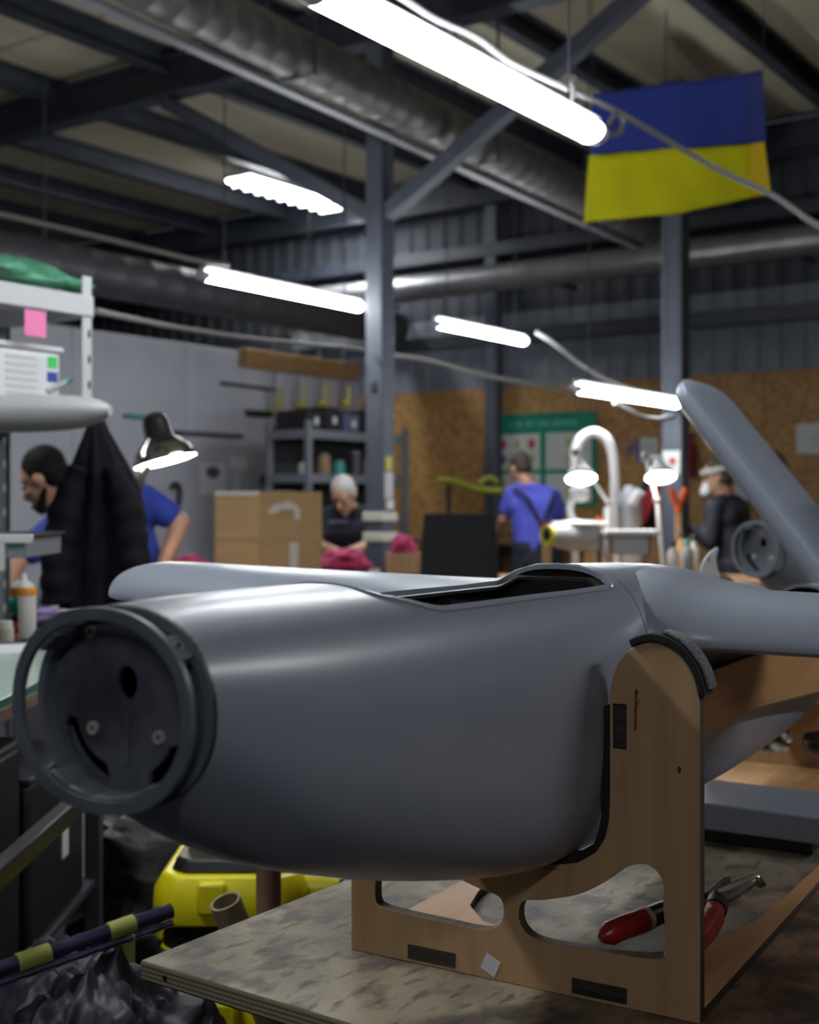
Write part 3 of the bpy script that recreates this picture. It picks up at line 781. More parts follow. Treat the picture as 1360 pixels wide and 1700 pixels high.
# wings
def airfoil(n=28):
    pts = []
    for k in range(n + 1):
        x = .5 * (1 - math.cos(PI * k / n))
        yt = 5 * (.2969 * math.sqrt(x) - .126 * x - .3516 * x * x + .2843 * x ** 3 - .1036 * x ** 4)
        pts.append((x, yt))
    return [(x, y * 1.5) for x, y in reversed(pts)] + [(x, -y * .3) for x, y in pts[1:-1]]
AF = airfoil()
def wing(name, sg, tip, dih, le0):
    m = MB(); rs = []
    def sec(wd, le, ch, th, zc):
        rs.append([Vector((sg * wd, le + ch * x, zc - TZ + th * y)) for x, y in AF])
    root = .075
    for (wd, le, ch, th, zc) in [(a_, b_, c_, (t_ - 1.133) / .9, 1.133 + .15 * (t_ - 1.133) / .9) for a_, b_, c_, t_ in ((.06, .158, .56, 1.242), (.10, .160, .54, 1.237), (.118, .166, .52, 1.230), (.135, .178, .49, 1.223), (.16, .192, .46, 1.217), (.20, .205, .43, 1.212))]:
        sec(wd, le, ch, th, zc + dih * (wd - root))
    for k in range(1, 8):
        wd = .2 + (tip - .14 - .2) * k / 7; sec(wd, .205 + .0 * wd, .43 - .03 * k / 7, .087 - .008 * k / 7, 1.146 + dih * (wd - root))
    for k in range(1, 13):
        a = k / 12 * PI / 2; f = math.cos(a); wd = tip - .14 + .14 * math.sin(a); f = max(f, .02)
        g = .25 + .75 * f; sec(wd, .205 + .40 * (1 - g) * .45, .40 * g, .079 * max(f ** .7, .03), 1.146 + dih * (wd - root))
    m.rings(rs); return m.build(name, 'grey_paint', dr, ang=40)
wing('wing', 1, 1.0, .0, 0)
wf = wing('wing', -1, .935, .03, 0)
# access cover on the centre section
m = MB(); cpts = [Vector((.028 * math.cos(a), .76 + .07 * math.sin(a), 0)) for a in [2 * PI * k / 40 for k in range(40)]]
cp = [Vector((p.x, p.y, skin_z(p.x, p.y) + .0006)) for p in cpts]
m.tube(cp + [cp[0]], .0015, 6, cap=False); m.build('access_cover_rim', 'grey_paint', rf)
# V-tail
def fin(sg):
    m = MB(); rs = []
    A, B = Vector((sg * .02, 2.06, 1.115 - TZ)), Vector((sg * .44, 2.16, 1.625 - TZ))
    d = (B - A).normalized(); ch = Vector((0, 1, 0)); nrm = d.cross(ch).normalized()
    for k in range(8):
        t = k / 7; p = A.lerp(B, t); c = .52 - .06 * t; th = .095 - .015 * t
        rs.append([p + ch * (c * (x - .35)) + nrm * (th * y) for x, y in AF])
    for k in range(1, 9):
        a = k / 8 * PI / 2; f = max(math.cos(a), .03); p = B + d * (.07 * math.sin(a)); c = .46 * (.5 + .5 * f); th = .080 * max(f ** .6, .05)
        rs.append([p + ch * (c * (x - .35) + .03 * (1 - f)) + nrm * (th * y) for x, y in AF])
    m.rings(rs); return m.build('tail_fin', 'grey_paint', dr, ang=40)
fin(-1); fin(1)

# ------------------------------------------------------------------ things on the table around the cradle
# grey panel lying under the rear fuselage
o_ = c2w((DCX + .736 * ux, DCY + .736 * uy, TZ))
gp = thing('grey_slab', 'flat grey painted panel lying on the table under the drone', 'panel', o_, DA)
MB().box((0, .095, .046), (.40, .19, .046)).build('panel_body', 'grey_paint', gp, bevel=.004)
MB().box((0, .095, .011), (.36, .16, .021)).build('panel_shade_block', 'black_rubber', gp, bevel=.002)  # black block put in for the shade beneath the panel
# pliers
def L3(px, py, Y): return P(px, py, Y)
pl = thing('pliers', 'bent-nose pliers with red handles lying on the table inside the cradle', 'pliers', c2w((.413, 1.726, TZ)), YAW)
O = Vector((.413, 1.726, TZ))
def pp(px, py, z):
    Y = (CH - z) / ((py - HY) / F); return P(px, py, Y) - O
def fl_tube(m, path, r, n=12): return m.tube(smooth_path(path, 6), r, n)
h1 = smooth_path([pp(998, 1557, .766), pp(1030, 1541, .772), pp(1062, 1530, .776), pp(1105, 1512, .780), pp(1150, 1500, .781), pp(1182, 1492, .781)], 6)
n_ = len(h1)
rr1 = [.0158 * min(1, .35 + i * .22) for i in range(n_)]
cut1 = 14
MB().tube(h1[:cut1], rr1[:cut1], 14).build('handle_grip', 'red_rubber', pl)
MB().tube(h1[cut1 - 1:cut1 + 1], .0160, 14).build('grip_band', 'cream_band', pl)
MB().tube(h1[cut1:-4], [.0150 - .00025 * i for i in range(n_ - cut1 - 4)], 14).build('grip_neck', 'black_rubber', pl)
h2 = smooth_path([pp(1105, 1600, .763), pp(1140, 1578, .766), pp(1165, 1552, .770), pp(1180, 1530, .775), pp(1186, 1512, .779)], 6)
MB().tube(h2, [.0160 * min(1, .4 + i * .2) * (1 - .1 * (i > 20)) for i in range(len(h2))], 14).build('handle_grip', 'red_bright', pl)
MB().tube([pp(1187, 1511, .779), pp(1190, 1500, .781)], .0160, 14).build('grip_neck', 'black_rubber', pl)
c = pp(1186, 1492, .782); MB().cyl(c + Vector((0, 0, -.008)), c + Vector((0, 0, .008)), .0175, n=20).build('pivot', 'steel_dark', pl, bevel=.002)
j1 = smooth_path([pp(1186, 1489, .782), pp(1212, 1478, .783), pp(1240, 1464, .784), pp(1258, 1459, .784), pp(1269, 1469, .779)], 6)
MB().tube(j1, [.0120 - .0085 * i / (len(j1) - 1) for i in range(len(j1))], 10).build('jaw', 'steel_bright', pl)
j2 = smooth_path([pp(1184, 1496, .774), pp(1210, 1488, .773), pp(1238, 1473, .774), pp(1254, 1466, .775), pp(1264, 1472, .772)], 6)
MB().tube(j2, [.0110 - .008 * i / (len(j2) - 1) for i in range(len(j2))], 10).build('jaw', 'steel_dark', pl)
MB().bar(pp(1172, 1488, .790), pp(1208, 1460, .792), .012, .008).build('spring_lever', 'steel_dark', pl, bevel=.002)
# crumpled foil bag seen through the rear plate's openings
def crumple(c, r, seed, amp=.25, nu=40, nv=24, flat=0.0, fq=3.0):
    m = MB(); rs = []
    for i in range(nv + 1):
        t = PI * (.002 + .996 * i / nv); ring = []
        for j in range(nu):
            a = 2 * PI * j / nu; d = Vector((math.sin(t) * math.cos(a), math.sin(t) * math.sin(a), -math.cos(t)))
            k = 1 + amp * (noise.noise(d * fq * .6 + Vector((seed, 0, 0))) + .6 * abs(noise.noise(d * fq * 1.7 + Vector((0, seed, 0)))) + .3 * noise.noise(d * fq * 4 + Vector((0, 0, seed))))
            p = Vector((d.x * r[0], d.y * r[1], d.z * r[2])) * k + Vector(c)
            if p.z < flat: p.z = flat
            ring.append(p)
        rs.append(ring)
    return m.rings(rs)
o_ = c2w((DCX + 1.62 * ux, DCY + 1.62 * uy, TZ))
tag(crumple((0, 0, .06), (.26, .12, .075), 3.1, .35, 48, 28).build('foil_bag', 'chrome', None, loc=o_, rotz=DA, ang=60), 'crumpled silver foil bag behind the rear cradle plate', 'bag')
# curved silver bracket peeking over the wing
q = P(1180, 936, 2.80); t = thing('silver_bracket', 'small curved silver bracket standing behind the drone hump', 'bracket', c2w((q.x, q.y, TZ)), YAW)
pr = [(-.022, -.02), (-.012, .012), (.012, .036), (.018, .034), (.013, .012), (.016, -.01), (.022, -.03), (.0, -.04)]
prism('blade', smooth_loop(pr, 4), [[(-.002 + .004 * math.cos(a), .008 + .004 * math.sin(a)) for a in [k * PI / 5 for k in range(10)]]], .012, lambda x, z, d: Vector((x * .95, d, q.z - TZ + z * .95)), 'shell_white', t, .002)
MB().cyl((0, .006, 0), (0, .006, q.z - TZ - .03), .008, n=12).build('pin', 'zinc', t)
MB().lathe([(.03, 0), (.03, .006), (.01, .012)], 20, (0, .006, 0), None, True).build('base', 'zinc', t)
# ================================================================== PEOPLE
def remesh(name, prims, m, parent, voxel=.010, sm=4):
    g = MB()
    for p in prims:
        if p[0] == 'c':
            _, a, ra, b, rb = p; a, b = Vector(a), Vector(b); d = b - a; L_ = d.length; n = 12
            pts, rr = [], []
            t = d.normalized() if L_ > 1e-5 else Vector((0, 0, 1))
            for k in range(5): q = PI / 2 * (1 - k / 5); pts.append(a - t * ra * math.sin(q)); rr.append(max(ra * math.cos(q), ra * .05))
            for k in range(6): pts.append(a.lerp(b, k / 5)); rr.append(ra + (rb - ra) * k / 5)
            for k in range(1, 6): q = PI / 2 * k / 5; pts.append(b + t * rb * math.sin(q)); rr.append(max(rb * math.cos(q), rb * .05))
            rs = []; x = t.orthogonal().normalized(); y = t.cross(x)
            for c, r in zip(pts, rr): rs.append([c + (x * math.cos(2 * PI * j / n) + y * math.sin(2 * PI * j / n)) * r for j in range(n)])
            g.rings(rs)
        else:
            _, c, r, R = p; g.ell(c, r, R)
    o = g.build('tmp', None, None)
    rm = o.modifiers.new('r', 'REMESH'); rm.mode = 'VOXEL'; rm.voxel_size = voxel
    s_ = o.modifiers.new('s', 'SMOOTH'); s_.factor = .5; s_.iterations = sm
    me = evalmesh(o); bpy.data.objects.remove(o); me.materials.clear(); me.name = name
    me.polygons.foreach_set('use_smooth', [True] * len(me.polygons))
    return mkobj(name, me, m, parent, fix=False)
def basis(f, up=(0, 0, 1)):
    y = Vector(f).normalized(); x = y.cross(Vector(up)).normalized(); z = x.cross(y)
    return Matrix((x, y, z)).transposed()
def person(label, X, Y, J, skin, hair, shirt, trousers, long_sleeve=False, beard=None, hair_k=1.0):
    """J: joints in camera-aligned coordinates relative to the point on the floor"""
    t = thing('person', label, 'person', c2w((X, Y, 0)), YAW)
    V = {k: Vector(v) for k, v in J.items()}
    RH = basis(V['look']); h = V['head']
    hp = lambda x, y, z: h + RH @ Vector((x, y, z))
    body = [('e', hp(0, -.012, .025), (.074, .094, .092), RH), ('e', hp(0, .015, -.045), (.058, .070, .078), RH), ('c', hp(0, .085, -.005), .011, hp(0, .103, -.03), .014),
            ('c', hp(-.02, .08, -.068), .009, hp(.02, .08, -.068), .009), ('c', hp(-.018, .076, -.085), .009, hp(.018, .076, -.085), .009),
            ('c', hp(-.045, .07, .028), .010, hp(.045, .07, .028), .010), ('e', hp(0, .065, -.11), (.026, .022, .02), RH)]
    for s_ in (-1, 1): body += [('e', hp(s_ * .078, -.005, -.01), (.010, .020, .032), RH), ('e', hp(s_ * .036, .06, -.025), (.02, .02, .02), RH)]
    body += [('c', V['neck'], .060, hp(0, -.02, -.05), .052)]
    ch, pv = V['chest'], V['pelvis']; side = (V['rs'] - V['ls']).normalized()
    body += [('c', ch - side * .07, .10, ch + side * .07, .10), ('c', pv - side * .06, .10, pv + side * .06, .10), ('c', ch, .11, pv, .11), ('c', V['ls'], .05, V['neck'], .05), ('c', V['rs'], .05, V['neck'], .05)]
    shirt_p = [('c', ch - side * .085, .118, ch + side * .085, .118), ('c', ch - side * .07, .112, pv - side * .06, .112), ('c', ch + side * .07, .112, pv + side * .06, .112), ('c', ch, .12, pv, .12),
               ('c', V['ls'], .066, V['neck'] - Vector((0, 0, .02)), .060), ('c', V['rs'], .066, V['neck'] - Vector((0, 0, .02)), .060), ('c', V['ls'], .066, ch, .09), ('c', V['rs'], .066, ch, .09)]
    for s_ in 'lr':
        S, E, H = V[s_ + 's'], V[s_ + 'e'], V[s_ + 'h']
        body += [('c', S, .050, E, .040), ('c', E, .041, H, .027)]
        d = (H - E).normalized(); Rk = basis(d, (0.2, .3, 1)); q = lambda x, y, z: H + Rk @ Vector((x, y, z))
        body += [('e', q(0, .045, 0), (.040, .052, .017), Rk)]
        for k, (fx, ln) in enumerate(((-.029, .066), (-.010, .076), (.010, .072), (.028, .058))):
            body += [('c', q(fx, .085, 0), .009, q(fx * 1.1, .085 + ln * .5, -.008), .0085), ('c', q(fx * 1.1, .085 + ln * .5, -.008), .0085, q(fx * 1.1, .085 + ln * .85, -.030), .0075)]
        tx = -1 if s_ == 'r' else 1
        body += [('c', q(tx * .03, .025, 0), .012, q(tx * .056, .055, -.008), .0105), ('c', q(tx * .056, .055, -.008), .0105, q(tx * .058, .085, -.018), .009)]
        if long_sleeve: shirt_p += [('c', S, .068, E, .058), ('c', E, .058, H.lerp(E, .08), .045)]
        else: shirt_p += [('c', S, .066, S.lerp(E, .62), .062)]
    tr = [('c', pv - side * .07, .118, pv + side * .07, .118)]; sh = []
    for s_ in 'lr':
        K, Ft = V[s_ + 'k'], V[s_ + 'f']; hp_ = pv + side * (.09 if s_ == 'r' else -.09) - Vector((0, 0, .05))
        body += [('c', hp_, .075, K, .055), ('c', K, .053, Ft, .038)]
        tr += [('c', hp_, .098, K, .078), ('c', K, .075, Ft + Vector((0, 0, .03)), .060)]
        fd = V.get('feet', Vector((0, 1, 0))).normalized()
        sh += [('c', Vector((Ft.x, Ft.y, .05)) - fd * .04, .048, Vector((Ft.x, Ft.y, .038)) + fd * .16, .036)]
    remesh('body', body, skin, t, .0085, 3)
    sh_o = remesh('shirt', shirt_p, shirt, t, .013, 4)
    remesh('trousers', tr, trousers, t, .015, 4)
    remesh('shoes', sh, 'shoe', t, .012, 2)
    hr = [('e', hp(0, -.028, .045), (.082 * hair_k, .094 * hair_k, .088 * hair_k), RH), ('e', hp(0, -.055, -.005), (.076 * hair_k, .062 * hair_k, .078), RH)]
    for s_ in (-1, 1): hr += [('e', hp(s_ * .068, -.01, .03), (.014, .035, .035), RH)]
    remesh('hair', hr, hair, t, .008, 3)
    if beard: remesh('beard', [('c', hp(-.062, -.005, -.055), .013, hp(-.03, .06, -.105), .022), ('c', hp(.062, -.005, -.055), .013, hp(.03, .06, -.105), .022), ('c', hp(-.03, .06, -.105), .022, hp(.03, .06, -.105), .022), ('c', hp(-.03, .086, -.085), .009, hp(.03, .086, -.085), .009), ('c', hp(-.03, .088, -.052), .008, hp(.03, .088, -.052), .008)], beard, t, .007, 2)
    for s_ in (-1, 1): MB().ell(hp(s_ * .033, .079, .0), (.013, .008, .008), RH, 10, 6).build('eye', 'eye', t)
    return t, V, hp, RH

# man with a beard bent over the left bench
ya = 5.15
def rel(X0_, Y0_, px, py, dY=0):
    v = P(px, py, Y0_ + dY); return (v.x - X0_, dY, v.z)
xa = (185 - CX) / F * ya
r1 = lambda px, py, dy=0: rel(xa, ya, px, py, dy)
m1 = person('bearded man in a blue t-shirt bent over the left bench, elbow out', xa, ya,
    dict(head=r1(72, 795), look=(-.80, .10, -.46), neck=r1(128, 836, .02), chest=r1(175, 865, .05), pelvis=(.05, .16, .92), ls=r1(85, 885, -.06), rs=r1(238, 828, .08),
         le=r1(30, 930, -.12), lh=r1(0, 1000, -.25), re=r1(300, 868, .10), rh=r1(262, 962, .0), lk=(-.02, .12, .5), lf=(-.04, .16, .08), rk=(.14, .14, .5), rf=(.14, .2, .08), feet=(-.9, -.2, 0)),
    'skin', 'hair_black', 'shirt_blue', 'overall_dark', beard='hair_black')
# white-haired man behind the cardboard box
yb = 8.75; xb = (575 - CX) / F * yb
r2 = lambda px, py, dy=0: rel(xb, yb, px, py, dy)
m2 = person('white-haired man in a dark t-shirt looking down behind the cardboard box', xb, yb,
    dict(head=r2(570, 822, -.10), look=(-.30, -.66, -.62), neck=r2(577, 843, .02), chest=r2(575, 878, .06), pelvis=(.0, .22, .90), ls=r2(612, 856, .04), rs=r2(538, 858, .04),
         le=r2(622, 900, -.05), lh=r2(580, 915, -.25), re=r2(527, 905, -.05), rh=r2(560, 915, -.28), lk=(.1, .15, .48), lf=(.1, .22, .08), rk=(-.1, .15, .48), rf=(-.1, .22, .08), feet=(0, -1, 0)),
    'skin_pale', 'hair_white', 'shirt_navy', 'overall_dark')
MB().box((0, 0, 0), (.13, .004, .022)).build('shirt_print', 'print_dark', m2[0], smooth=False, loc=Vector(r2(562, 866, -.075)))
# man in violet-blue t-shirt and bib overalls, back turned
yc = 10.0; xc = (884 - CX) / F * yc
r3 = lambda px, py, dy=0: rel(xc, yc, px, py, dy)
m3 = person('man seen from behind in a violet-blue t-shirt and dark bib overalls', xc, yc,
    dict(head=r3(861, 777, .10), look=(-.62, .70, -.34), neck=r3(874, 803, .03), chest=r3(884, 842, .0), pelvis=(.02, -.03, .98), ls=r3(850, 820, .05), rs=r3(919, 824, -.02),
         le=r3(835, 862, .10), lh=r3(826, 888, .26), re=r3(932, 868, .06), rh=r3(915, 885, .26), lk=(-.08, .0, .5), lf=(-.1, -.04, .08), rk=(.1, -.02, .5), rf=(.12, -.06, .08), feet=(-.4, 1, 0)),
    'skin', 'hair_brown', 'shirt_violet', 'overall_dark')
T3 = m3[0]
def strap(path, r, m, nm):
    return MB().tube(smooth_path(path, 6), r, 8).build(nm, m, T3)
bk_ = -.135
strap([Vector(r3(853, 812, -.04)), Vector(r3(872, 824, bk_)), Vector(r3(886, 846, bk_ - .01)), Vector(r3(897, 868, bk_)), Vector(r3(900, 884, bk_))], .016, 'overall_dark', 'suspender')
strap([Vector(r3(922, 816, -.09)), Vector(r3(918, 830, bk_)), Vector(r3(910, 850, bk_)), Vector(r3(903, 868, bk_)), Vector(r3(901, 884, bk_))], .016, 'overall_dark', 'suspender')
v = Vector(r3(901, 869, bk_ - .015)); bx('buckle', 'jacket_red', T3, v, (.06, .02, .03), .004)
remesh('bib_back', [('c', Vector(r3(888, 905, -.02)), .125, Vector(r3(888, 930, -.02)), .135), ('c', Vector(r3(901, 888, -.06)), .06, Vector(r3(895, 915, -.04)), .10)], 'overall_dark', T3, .012, 3)
# man with a face shield and respirator
yd = 8.8; xd = (1215 - CX) / F * yd
r4 = lambda px, py, dy=0: rel(xd, yd, px, py, dy)
m4 = person('man in a dark jacket with a face-shield band and respirator, facing left', xd, yd,
    dict(head=r4(1190, 792, .0), look=(-.96, .15, -.22), neck=r4(1202, 822, .02), chest=r4(1210, 858, .02), pelvis=(.04, .0, .90), ls=r4(1186, 842, -.12), rs=r4(1222, 838, .14),
         le=r4(1178, 900, -.15), lh=r4(1152, 878, -.12), re=r4(1195, 905, .2), rh=r4(1160, 882, .12), lk=(.0, -.1, .5), lf=(.02, -.1, .08), rk=(.08, .1, .5), rf=(.1, .1, .08), feet=(-1, 0, 0)),
    'skin_pale', 'hair_brown', 'coat_dark', 'coat_dark', long_sleeve=True)
T4, hp4, RH4 = m4[0], m4[2], m4[3]
m = MB(); ring = lambda zz, k: [hp4(.086 * k * math.cos(a), -.012 + .106 * k * math.sin(a), zz) for a in [2 * PI * j / 32 for j in range(32)]]
m.rings([ring(.035, 1.0), ring(.068, 1.0), ring(.068, 1.09), ring(.035, 1.09), ring(.035, 1.0)], cap=False); m.build('shield_band', 'tape_white', T4)
remesh('respirator', [('e', hp4(0, .085, -.07), (.048, .035, .052), RH4), ('c', hp4(-.035, .085, -.08), .028, hp4(-.065, .10, -.085), .036), ('c', hp4(.035, .085, -.08), .028, hp4(.065, .10, -.085), .036)], 'mask_white', T4, .008, 2)
# ================================================================== LEFT SIDE
def cth(name, label, cat, px, py, Y, z=None, rot=0, group=None):
    """thing standing at a spot given by its column, its row and its distance; local x = right, y = away"""
    p = P(px, py, Y); return thing(name, label, cat, c2w((p.x, p.y, p.z if z is None else z)), YAW + rot, group)
# bench under the spray can
bn = thing('glass_bench', 'bench with a pale green glass top at the left edge', 'bench', c2w((-1.02, 2.45, 0)), YAW)
bx('bench_top', 'bench_wood', bn, (0, 0, .918), (.47, 1.8, .03), .003)
bx('glass_sheet', 'bench_green', bn, (0, 0, .942), (.46, 1.79, .016), .002)
bx('glass_edge_strip', 'glass_edge', bn, (.2325, 0, .942), (.003, 1.79, .0155))
for x in (-.2, .2):
    for y in (-.85, .85): bx('leg', 'rack_dark', bn, (x, y, .45), (.04, .04, .9), .003)
bx('shelf', 'rack_dark', bn, (0, 0, .35), (.42, 1.7, .02), .003)
for k, (y, h_) in enumerate(((-.55, .40), (.0, .46), (.52, .36))):  # black crates added to keep the space under the bench dark
    cb_ = thing('dark_filler_crate', ['added black crate darkening the near end under the glass bench', 'tallest added black crate darkening the middle under the glass bench', 'added black crate darkening the far end under the glass bench'][k], 'crate', c2w((-1.02, 2.45 + y, .3605)), YAW, 'crates under the glass bench')
    bx('crate_body', 'vac_black', cb_, (0, 0, h_ / 2), (.40, .46, h_), .012); bx('crate_lid', 'rack_dark', cb_, (0, 0, h_ + .008), (.41, .47, .016), .005); bx('crate_label', 'tape_white', cb_, (.2015, .05, h_ * .5), (.003, .05, .10))
BZ = .9505
def onz(px, py, z):
    Y = (CH - z) / ((py - HY) / F); return P(px, py, Y)
# spray can
p = onz(38, 1058, BZ); t = thing('spray_can', 'white spray can with orange shoulder and green label', 'spray can', c2w((p.x, p.y, BZ)), YAW)
r = .037
MB().lathe([(r * .96, 0), (r, .004), (r, .118), (r * .98, .12)], 28, cap=True).build('can_body', 'tape_white', t)
def label_arc(a0, a1, z0, z1, m, nm, k=1.012):
    g = MB(); g.rings([[Vector((r * k * math.cos(math.radians(a0 + (a1 - a0) * i / 12)), r * k * math.sin(math.radians(a0 + (a1 - a0) * i / 12)), z)) for i in range(13)] for z in (z0, z1)], closed=False)
    o = g.build(nm, m, t); o.modifiers.new('s', 'SOLIDIFY').thickness = .0008; return o
label_arc(175, 268, .070, .116, 'label_teal', 'label'); label_arc(175, 268, .046, .070, 'black_rubber', 'label'); label_arc(175, 268, .014, .046, 'label_red', 'label'); label_arc(175, 268, .0, .014, 'orange_label', 'label')
MB().lathe([(r * 1.02, .119), (r * 1.04, .124), (r * 1.04, .134), (r * .95, .142)], 28, cap=True).build('shoulder_ring', 'orange_label', t)
MB().lathe([(r * .93, .141), (r * .75, .152), (r * .42, .160), (r * .36, .163)], 28, cap=True).build('dome', 'tape_white', t)
MB().lathe([(r * .30, .162), (r * .30, .172), (r * .20, .180)], 16, cap=True).build('nozzle', 'lamp_white', t)
# other bits on the bench
p = onz(8, 1066, BZ); t = thing('cream_jar', 'small cream jar beside the spray can', 'jar', c2w((p.x, p.y, BZ)), YAW)
MB().lathe([(.022, 0), (.024, .004), (.024, .04), (.018, .046)], 20, cap=True).build('jar_body', 'cable_tie', t)
MB().lathe([(.02, .045), (.02, .056), (.018, .058)], 20, cap=True).build('lid', 'lamp_white', t)
p = onz(18, 1082, BZ)
tag(MB().box((0, 0, .004), (.14, .2, .008), Matrix.Rotation(.3, 3, 'Z')).build('paper_stack', 'paper', None, bevel=.001, loc=c2w((p.x - .03, p.y, BZ)), rotz=YAW), 'thin stack of white paper on the green glass bench', 'paper')
# black rail on brackets in front of the bench
bx('front_rail', 'vac_black', bn, (.405, .0, .775), (.03, 1.6, .035), .004)
for y in (-.78, .78): bx('rail_bracket', 'rack_dark', bn, (.30, y, .775), (.21, .03, .03), .003)

# white shelf rack
RX, RY = -3.128, 2.686
rk = thing('shelf_rack', 'white steel shelf rack at the left edge of the picture', 'rack', (RX, RY, 0))
for x in (0, -.42):
    for y in (0, -1.5):
        m = MB(); m.box((-.02 + x + .02 * (x < 0), y, 1.02), (.032, .005, 2.04)); m.box((x, y - .02 + .04 * (y < 0), 1.02), (.005, .036, 2.04))
        u = m.build('upright', 'rack_white' if x == 0 else 'rack_grey', rk, smooth=False)
        for k in range(14): MB().box((x - .0 + (.003 if x == 0 else .003), y - .012, .9 + k * .08), (.002, .010, .024)).build('hole', 'rack_dark' if x == 0 else 'tape_white', u, smooth=False)
for z in (1.975, 1.592, .45):
    bx('shelf_board', 'rack_white' if z > 1 else 'rack_dark', rk, (-.21, -.75, z), (.42, 1.5, .012))
    bh = .065 if z > 1.9 else .02
    for x in (0, -.42): bx('shelf_beam', 'rack_white' if z > 1 else 'rack_dark', rk, (x, -.75, z + .004 - bh / 2), (.02, 1.5, bh), .003)
    bx('shelf_beam', 'rack_white' if z > 1 else 'rack_dark', rk, (-.21, 0, z + .004 - bh / 2), (.42, .02, bh), .003)
p = W(113, 530, 3.72)
tag(MB().box((.002, 0, 0), (.003, .078, .078)).build('sticky_note', 'pink_note', None, smooth=False, loc=(RX + .012, p.y, p.z)), 'pink sticky note on the white rack beam', 'note')
# green bag on top of the rack
p = W(70, 478, 3.85)
tag(crumple((0, 0, .045), (.15, .30, .055), 8.2, .35).build('plastic_bag', 'bag_green', None, loc=(RX - .16, p.y - .05, 1.982), ang=70), 'crumpled green plastic bag on top of the white rack', 'bag')
# white tub on the second shelf
p = P(20, 650, 3.75); q = c2w(p)
t = thing('white_tub', 'white square tub with printed labels on the white rack', 'tub', (RX - .15, 2.47, 1.599))
bx('tub_body', 'white_plastic', t, (0, 0, .10), (.22, .26, .20), .018)
bx('lid', 'white_plastic', t, (0, 0, .205), (.235, .275, .02), .008)
bx('label', 'label_green', t, (.1115, .095, .165), (.002, .035, .035)); bx('label', 'label_blue', t, (.1115, .095, .12), (.002, .04, .03)); bx('label', 'label_blue', t, (.1115, .095, .035), (.002, .04, .022))
for k in range(7): bx('print_line', 'print_grey', t, (.1115, -.02, .17 - k * .022), (.002, .11, .007))
# white moulded shell hanging over the shelf front
p = P(40, 684, 3.55)
m = MB(); rs = []
for k in range(25):
    u = k / 24; x = -.42 + .66 * u; f = max(math.sin(PI * min(max((u - .0) * .5 + .5, 0), 1)), .03) ** .55 if u > .5 else 1.0
    f = math.sqrt(max(1 - (max(u - .45, 0) / .56) ** 4.5, .004))
    hh = .060 * f; rs.append([Vector((x, .10 * f * math.cos(a), hh * math.sin(a) * (1.0 if math.sin(a) < 0 else .75) + .012 * (u - .5))) for a in [2 * PI * j / 24 for j in range(24)]])
m.rings(rs); tag(m.build('moulded_shell', 'shell_white', None, loc=c2w((p.x, p.y, 1.585)), rotz=YAW), 'white moulded shell lying across the second rack shelf', 'shell')
p = P(90, 640, 3.75); t = thing('marker_pen', 'teal and white marker pen lying on the rack shelf', 'pen', c2w((p.x, p.y, p.z)), YAW + .5)
MB().cyl((-.02, 0, -.02), (.035, 0, .012), .010, n=12).build('pen_body', 'cabinet_grey', t); MB().cyl((.035, 0, .012), (.05, 0, .021), .0085, n=12).build('cap', 'teal_thing', t)
# low steel shelf tray
p = P(20, 914, 3.3); t = thing('steel_tray', 'grey steel shelf tray with a dark top under the rack', 'tray', c2w((p.x, p.y, p.z)), YAW)
bx('tray_top', 'rack_dark', t, (-.15, .05, .042), (.46, .34, .006), .001)
bx('tray_rim', 'rack_white', t, (-.15, -.12, .034), (.48, .012, .022), .003); bx('tray_face', 'shell_white', t, (-.18, -.115, -.012), (.40, .02, .07), .004); bx('tray_base', 'rack_grey', t, (-.15, .05, .01), (.44, .32, .05), .003)
MB().bar((-.3, .1, -.015), (-.3, .1, -.29 + .0), .03, .03).build('tray_post', 'rack_grey', t, smooth=False)
# black jacket on the rack upright
def hang_coat(name, label, cat, loc, rot, prof, folds, m, amp=.18, extra=None):
    """prof: (z, half width, half depth, x shift) from hem to hook"""
    t = thing(name, label, cat, loc, rot); g = MB(); rs = []; n = 72
    zs = [a[0] for a in prof]; N = 40
    for k in range(N + 1):
        z = zs[0] + (zs[-1] - zs[0]) * k / N
        hw, hd, sx = [float(np.interp(z, zs, [a[i] for a in prof])) for i in (1, 2, 3)]
        ring = []
        for j in range(n):
            a = 2 * PI * j / n; f = 1 + amp * (math.sin(a * folds + z * 2.5) + .6 * math.sin(a * (folds * 1.7 // 1) - z * 4 + 1)) * (.35 + .65 * (zs[-1] - z) / (zs[-1] - zs[0]))
            ring.append(Vector((sx + hw * math.cos(a), hd * math.sin(a) * f, z)))
        rs.append(ring)
    g.rings(rs); g.build('coat_body', m, t, ang=70)
    return t
p = P(165, 690, 4.0)
jl = c2w((p.x, p.y - .02, 0)); 
H = lambda y: CH - (y - HY) / F * 3.98
prof = [(H(1010), .120, .06, .0), (H(930), .135, .06, .005), (H(860), .145, .06, .012), (H(800), .115, .055, .012), (H(750), .070, .045, .004), (H(715), .038, .03, -.002), (H(692), .018, .02, .0), (H(684), .010, .012, .0)]
jk = hang_coat('black_jacket', 'black jacket hanging from the white rack post', 'jacket', jl, YAW, prof, 9, 'jacket_black', .22)
for sg, dx in ((-1, -.085), (1, .095)):
    pth = smooth_path([(dx * .55, -.03, H(775)), (dx * 1.05, -.045, H(850)), (dx * 1.3, -.05, H(930)), (dx * 1.3, -.045, H(1000))], 8)
    MB().tube(pth, [.03 + .022 * min(1, i / 8) + .004 * math.sin(i * 1.7) for i in range(len(pth))], 16).build('sleeve', 'jacket_black', jk)
MB().tube(smooth_path([(-.035, .05, H(700)), (-.02, .03, H(688)), (0, .0, H(683)), (.01, -.01, H(690))], 5), .005, 8).build('hook', 'zinc', jk)

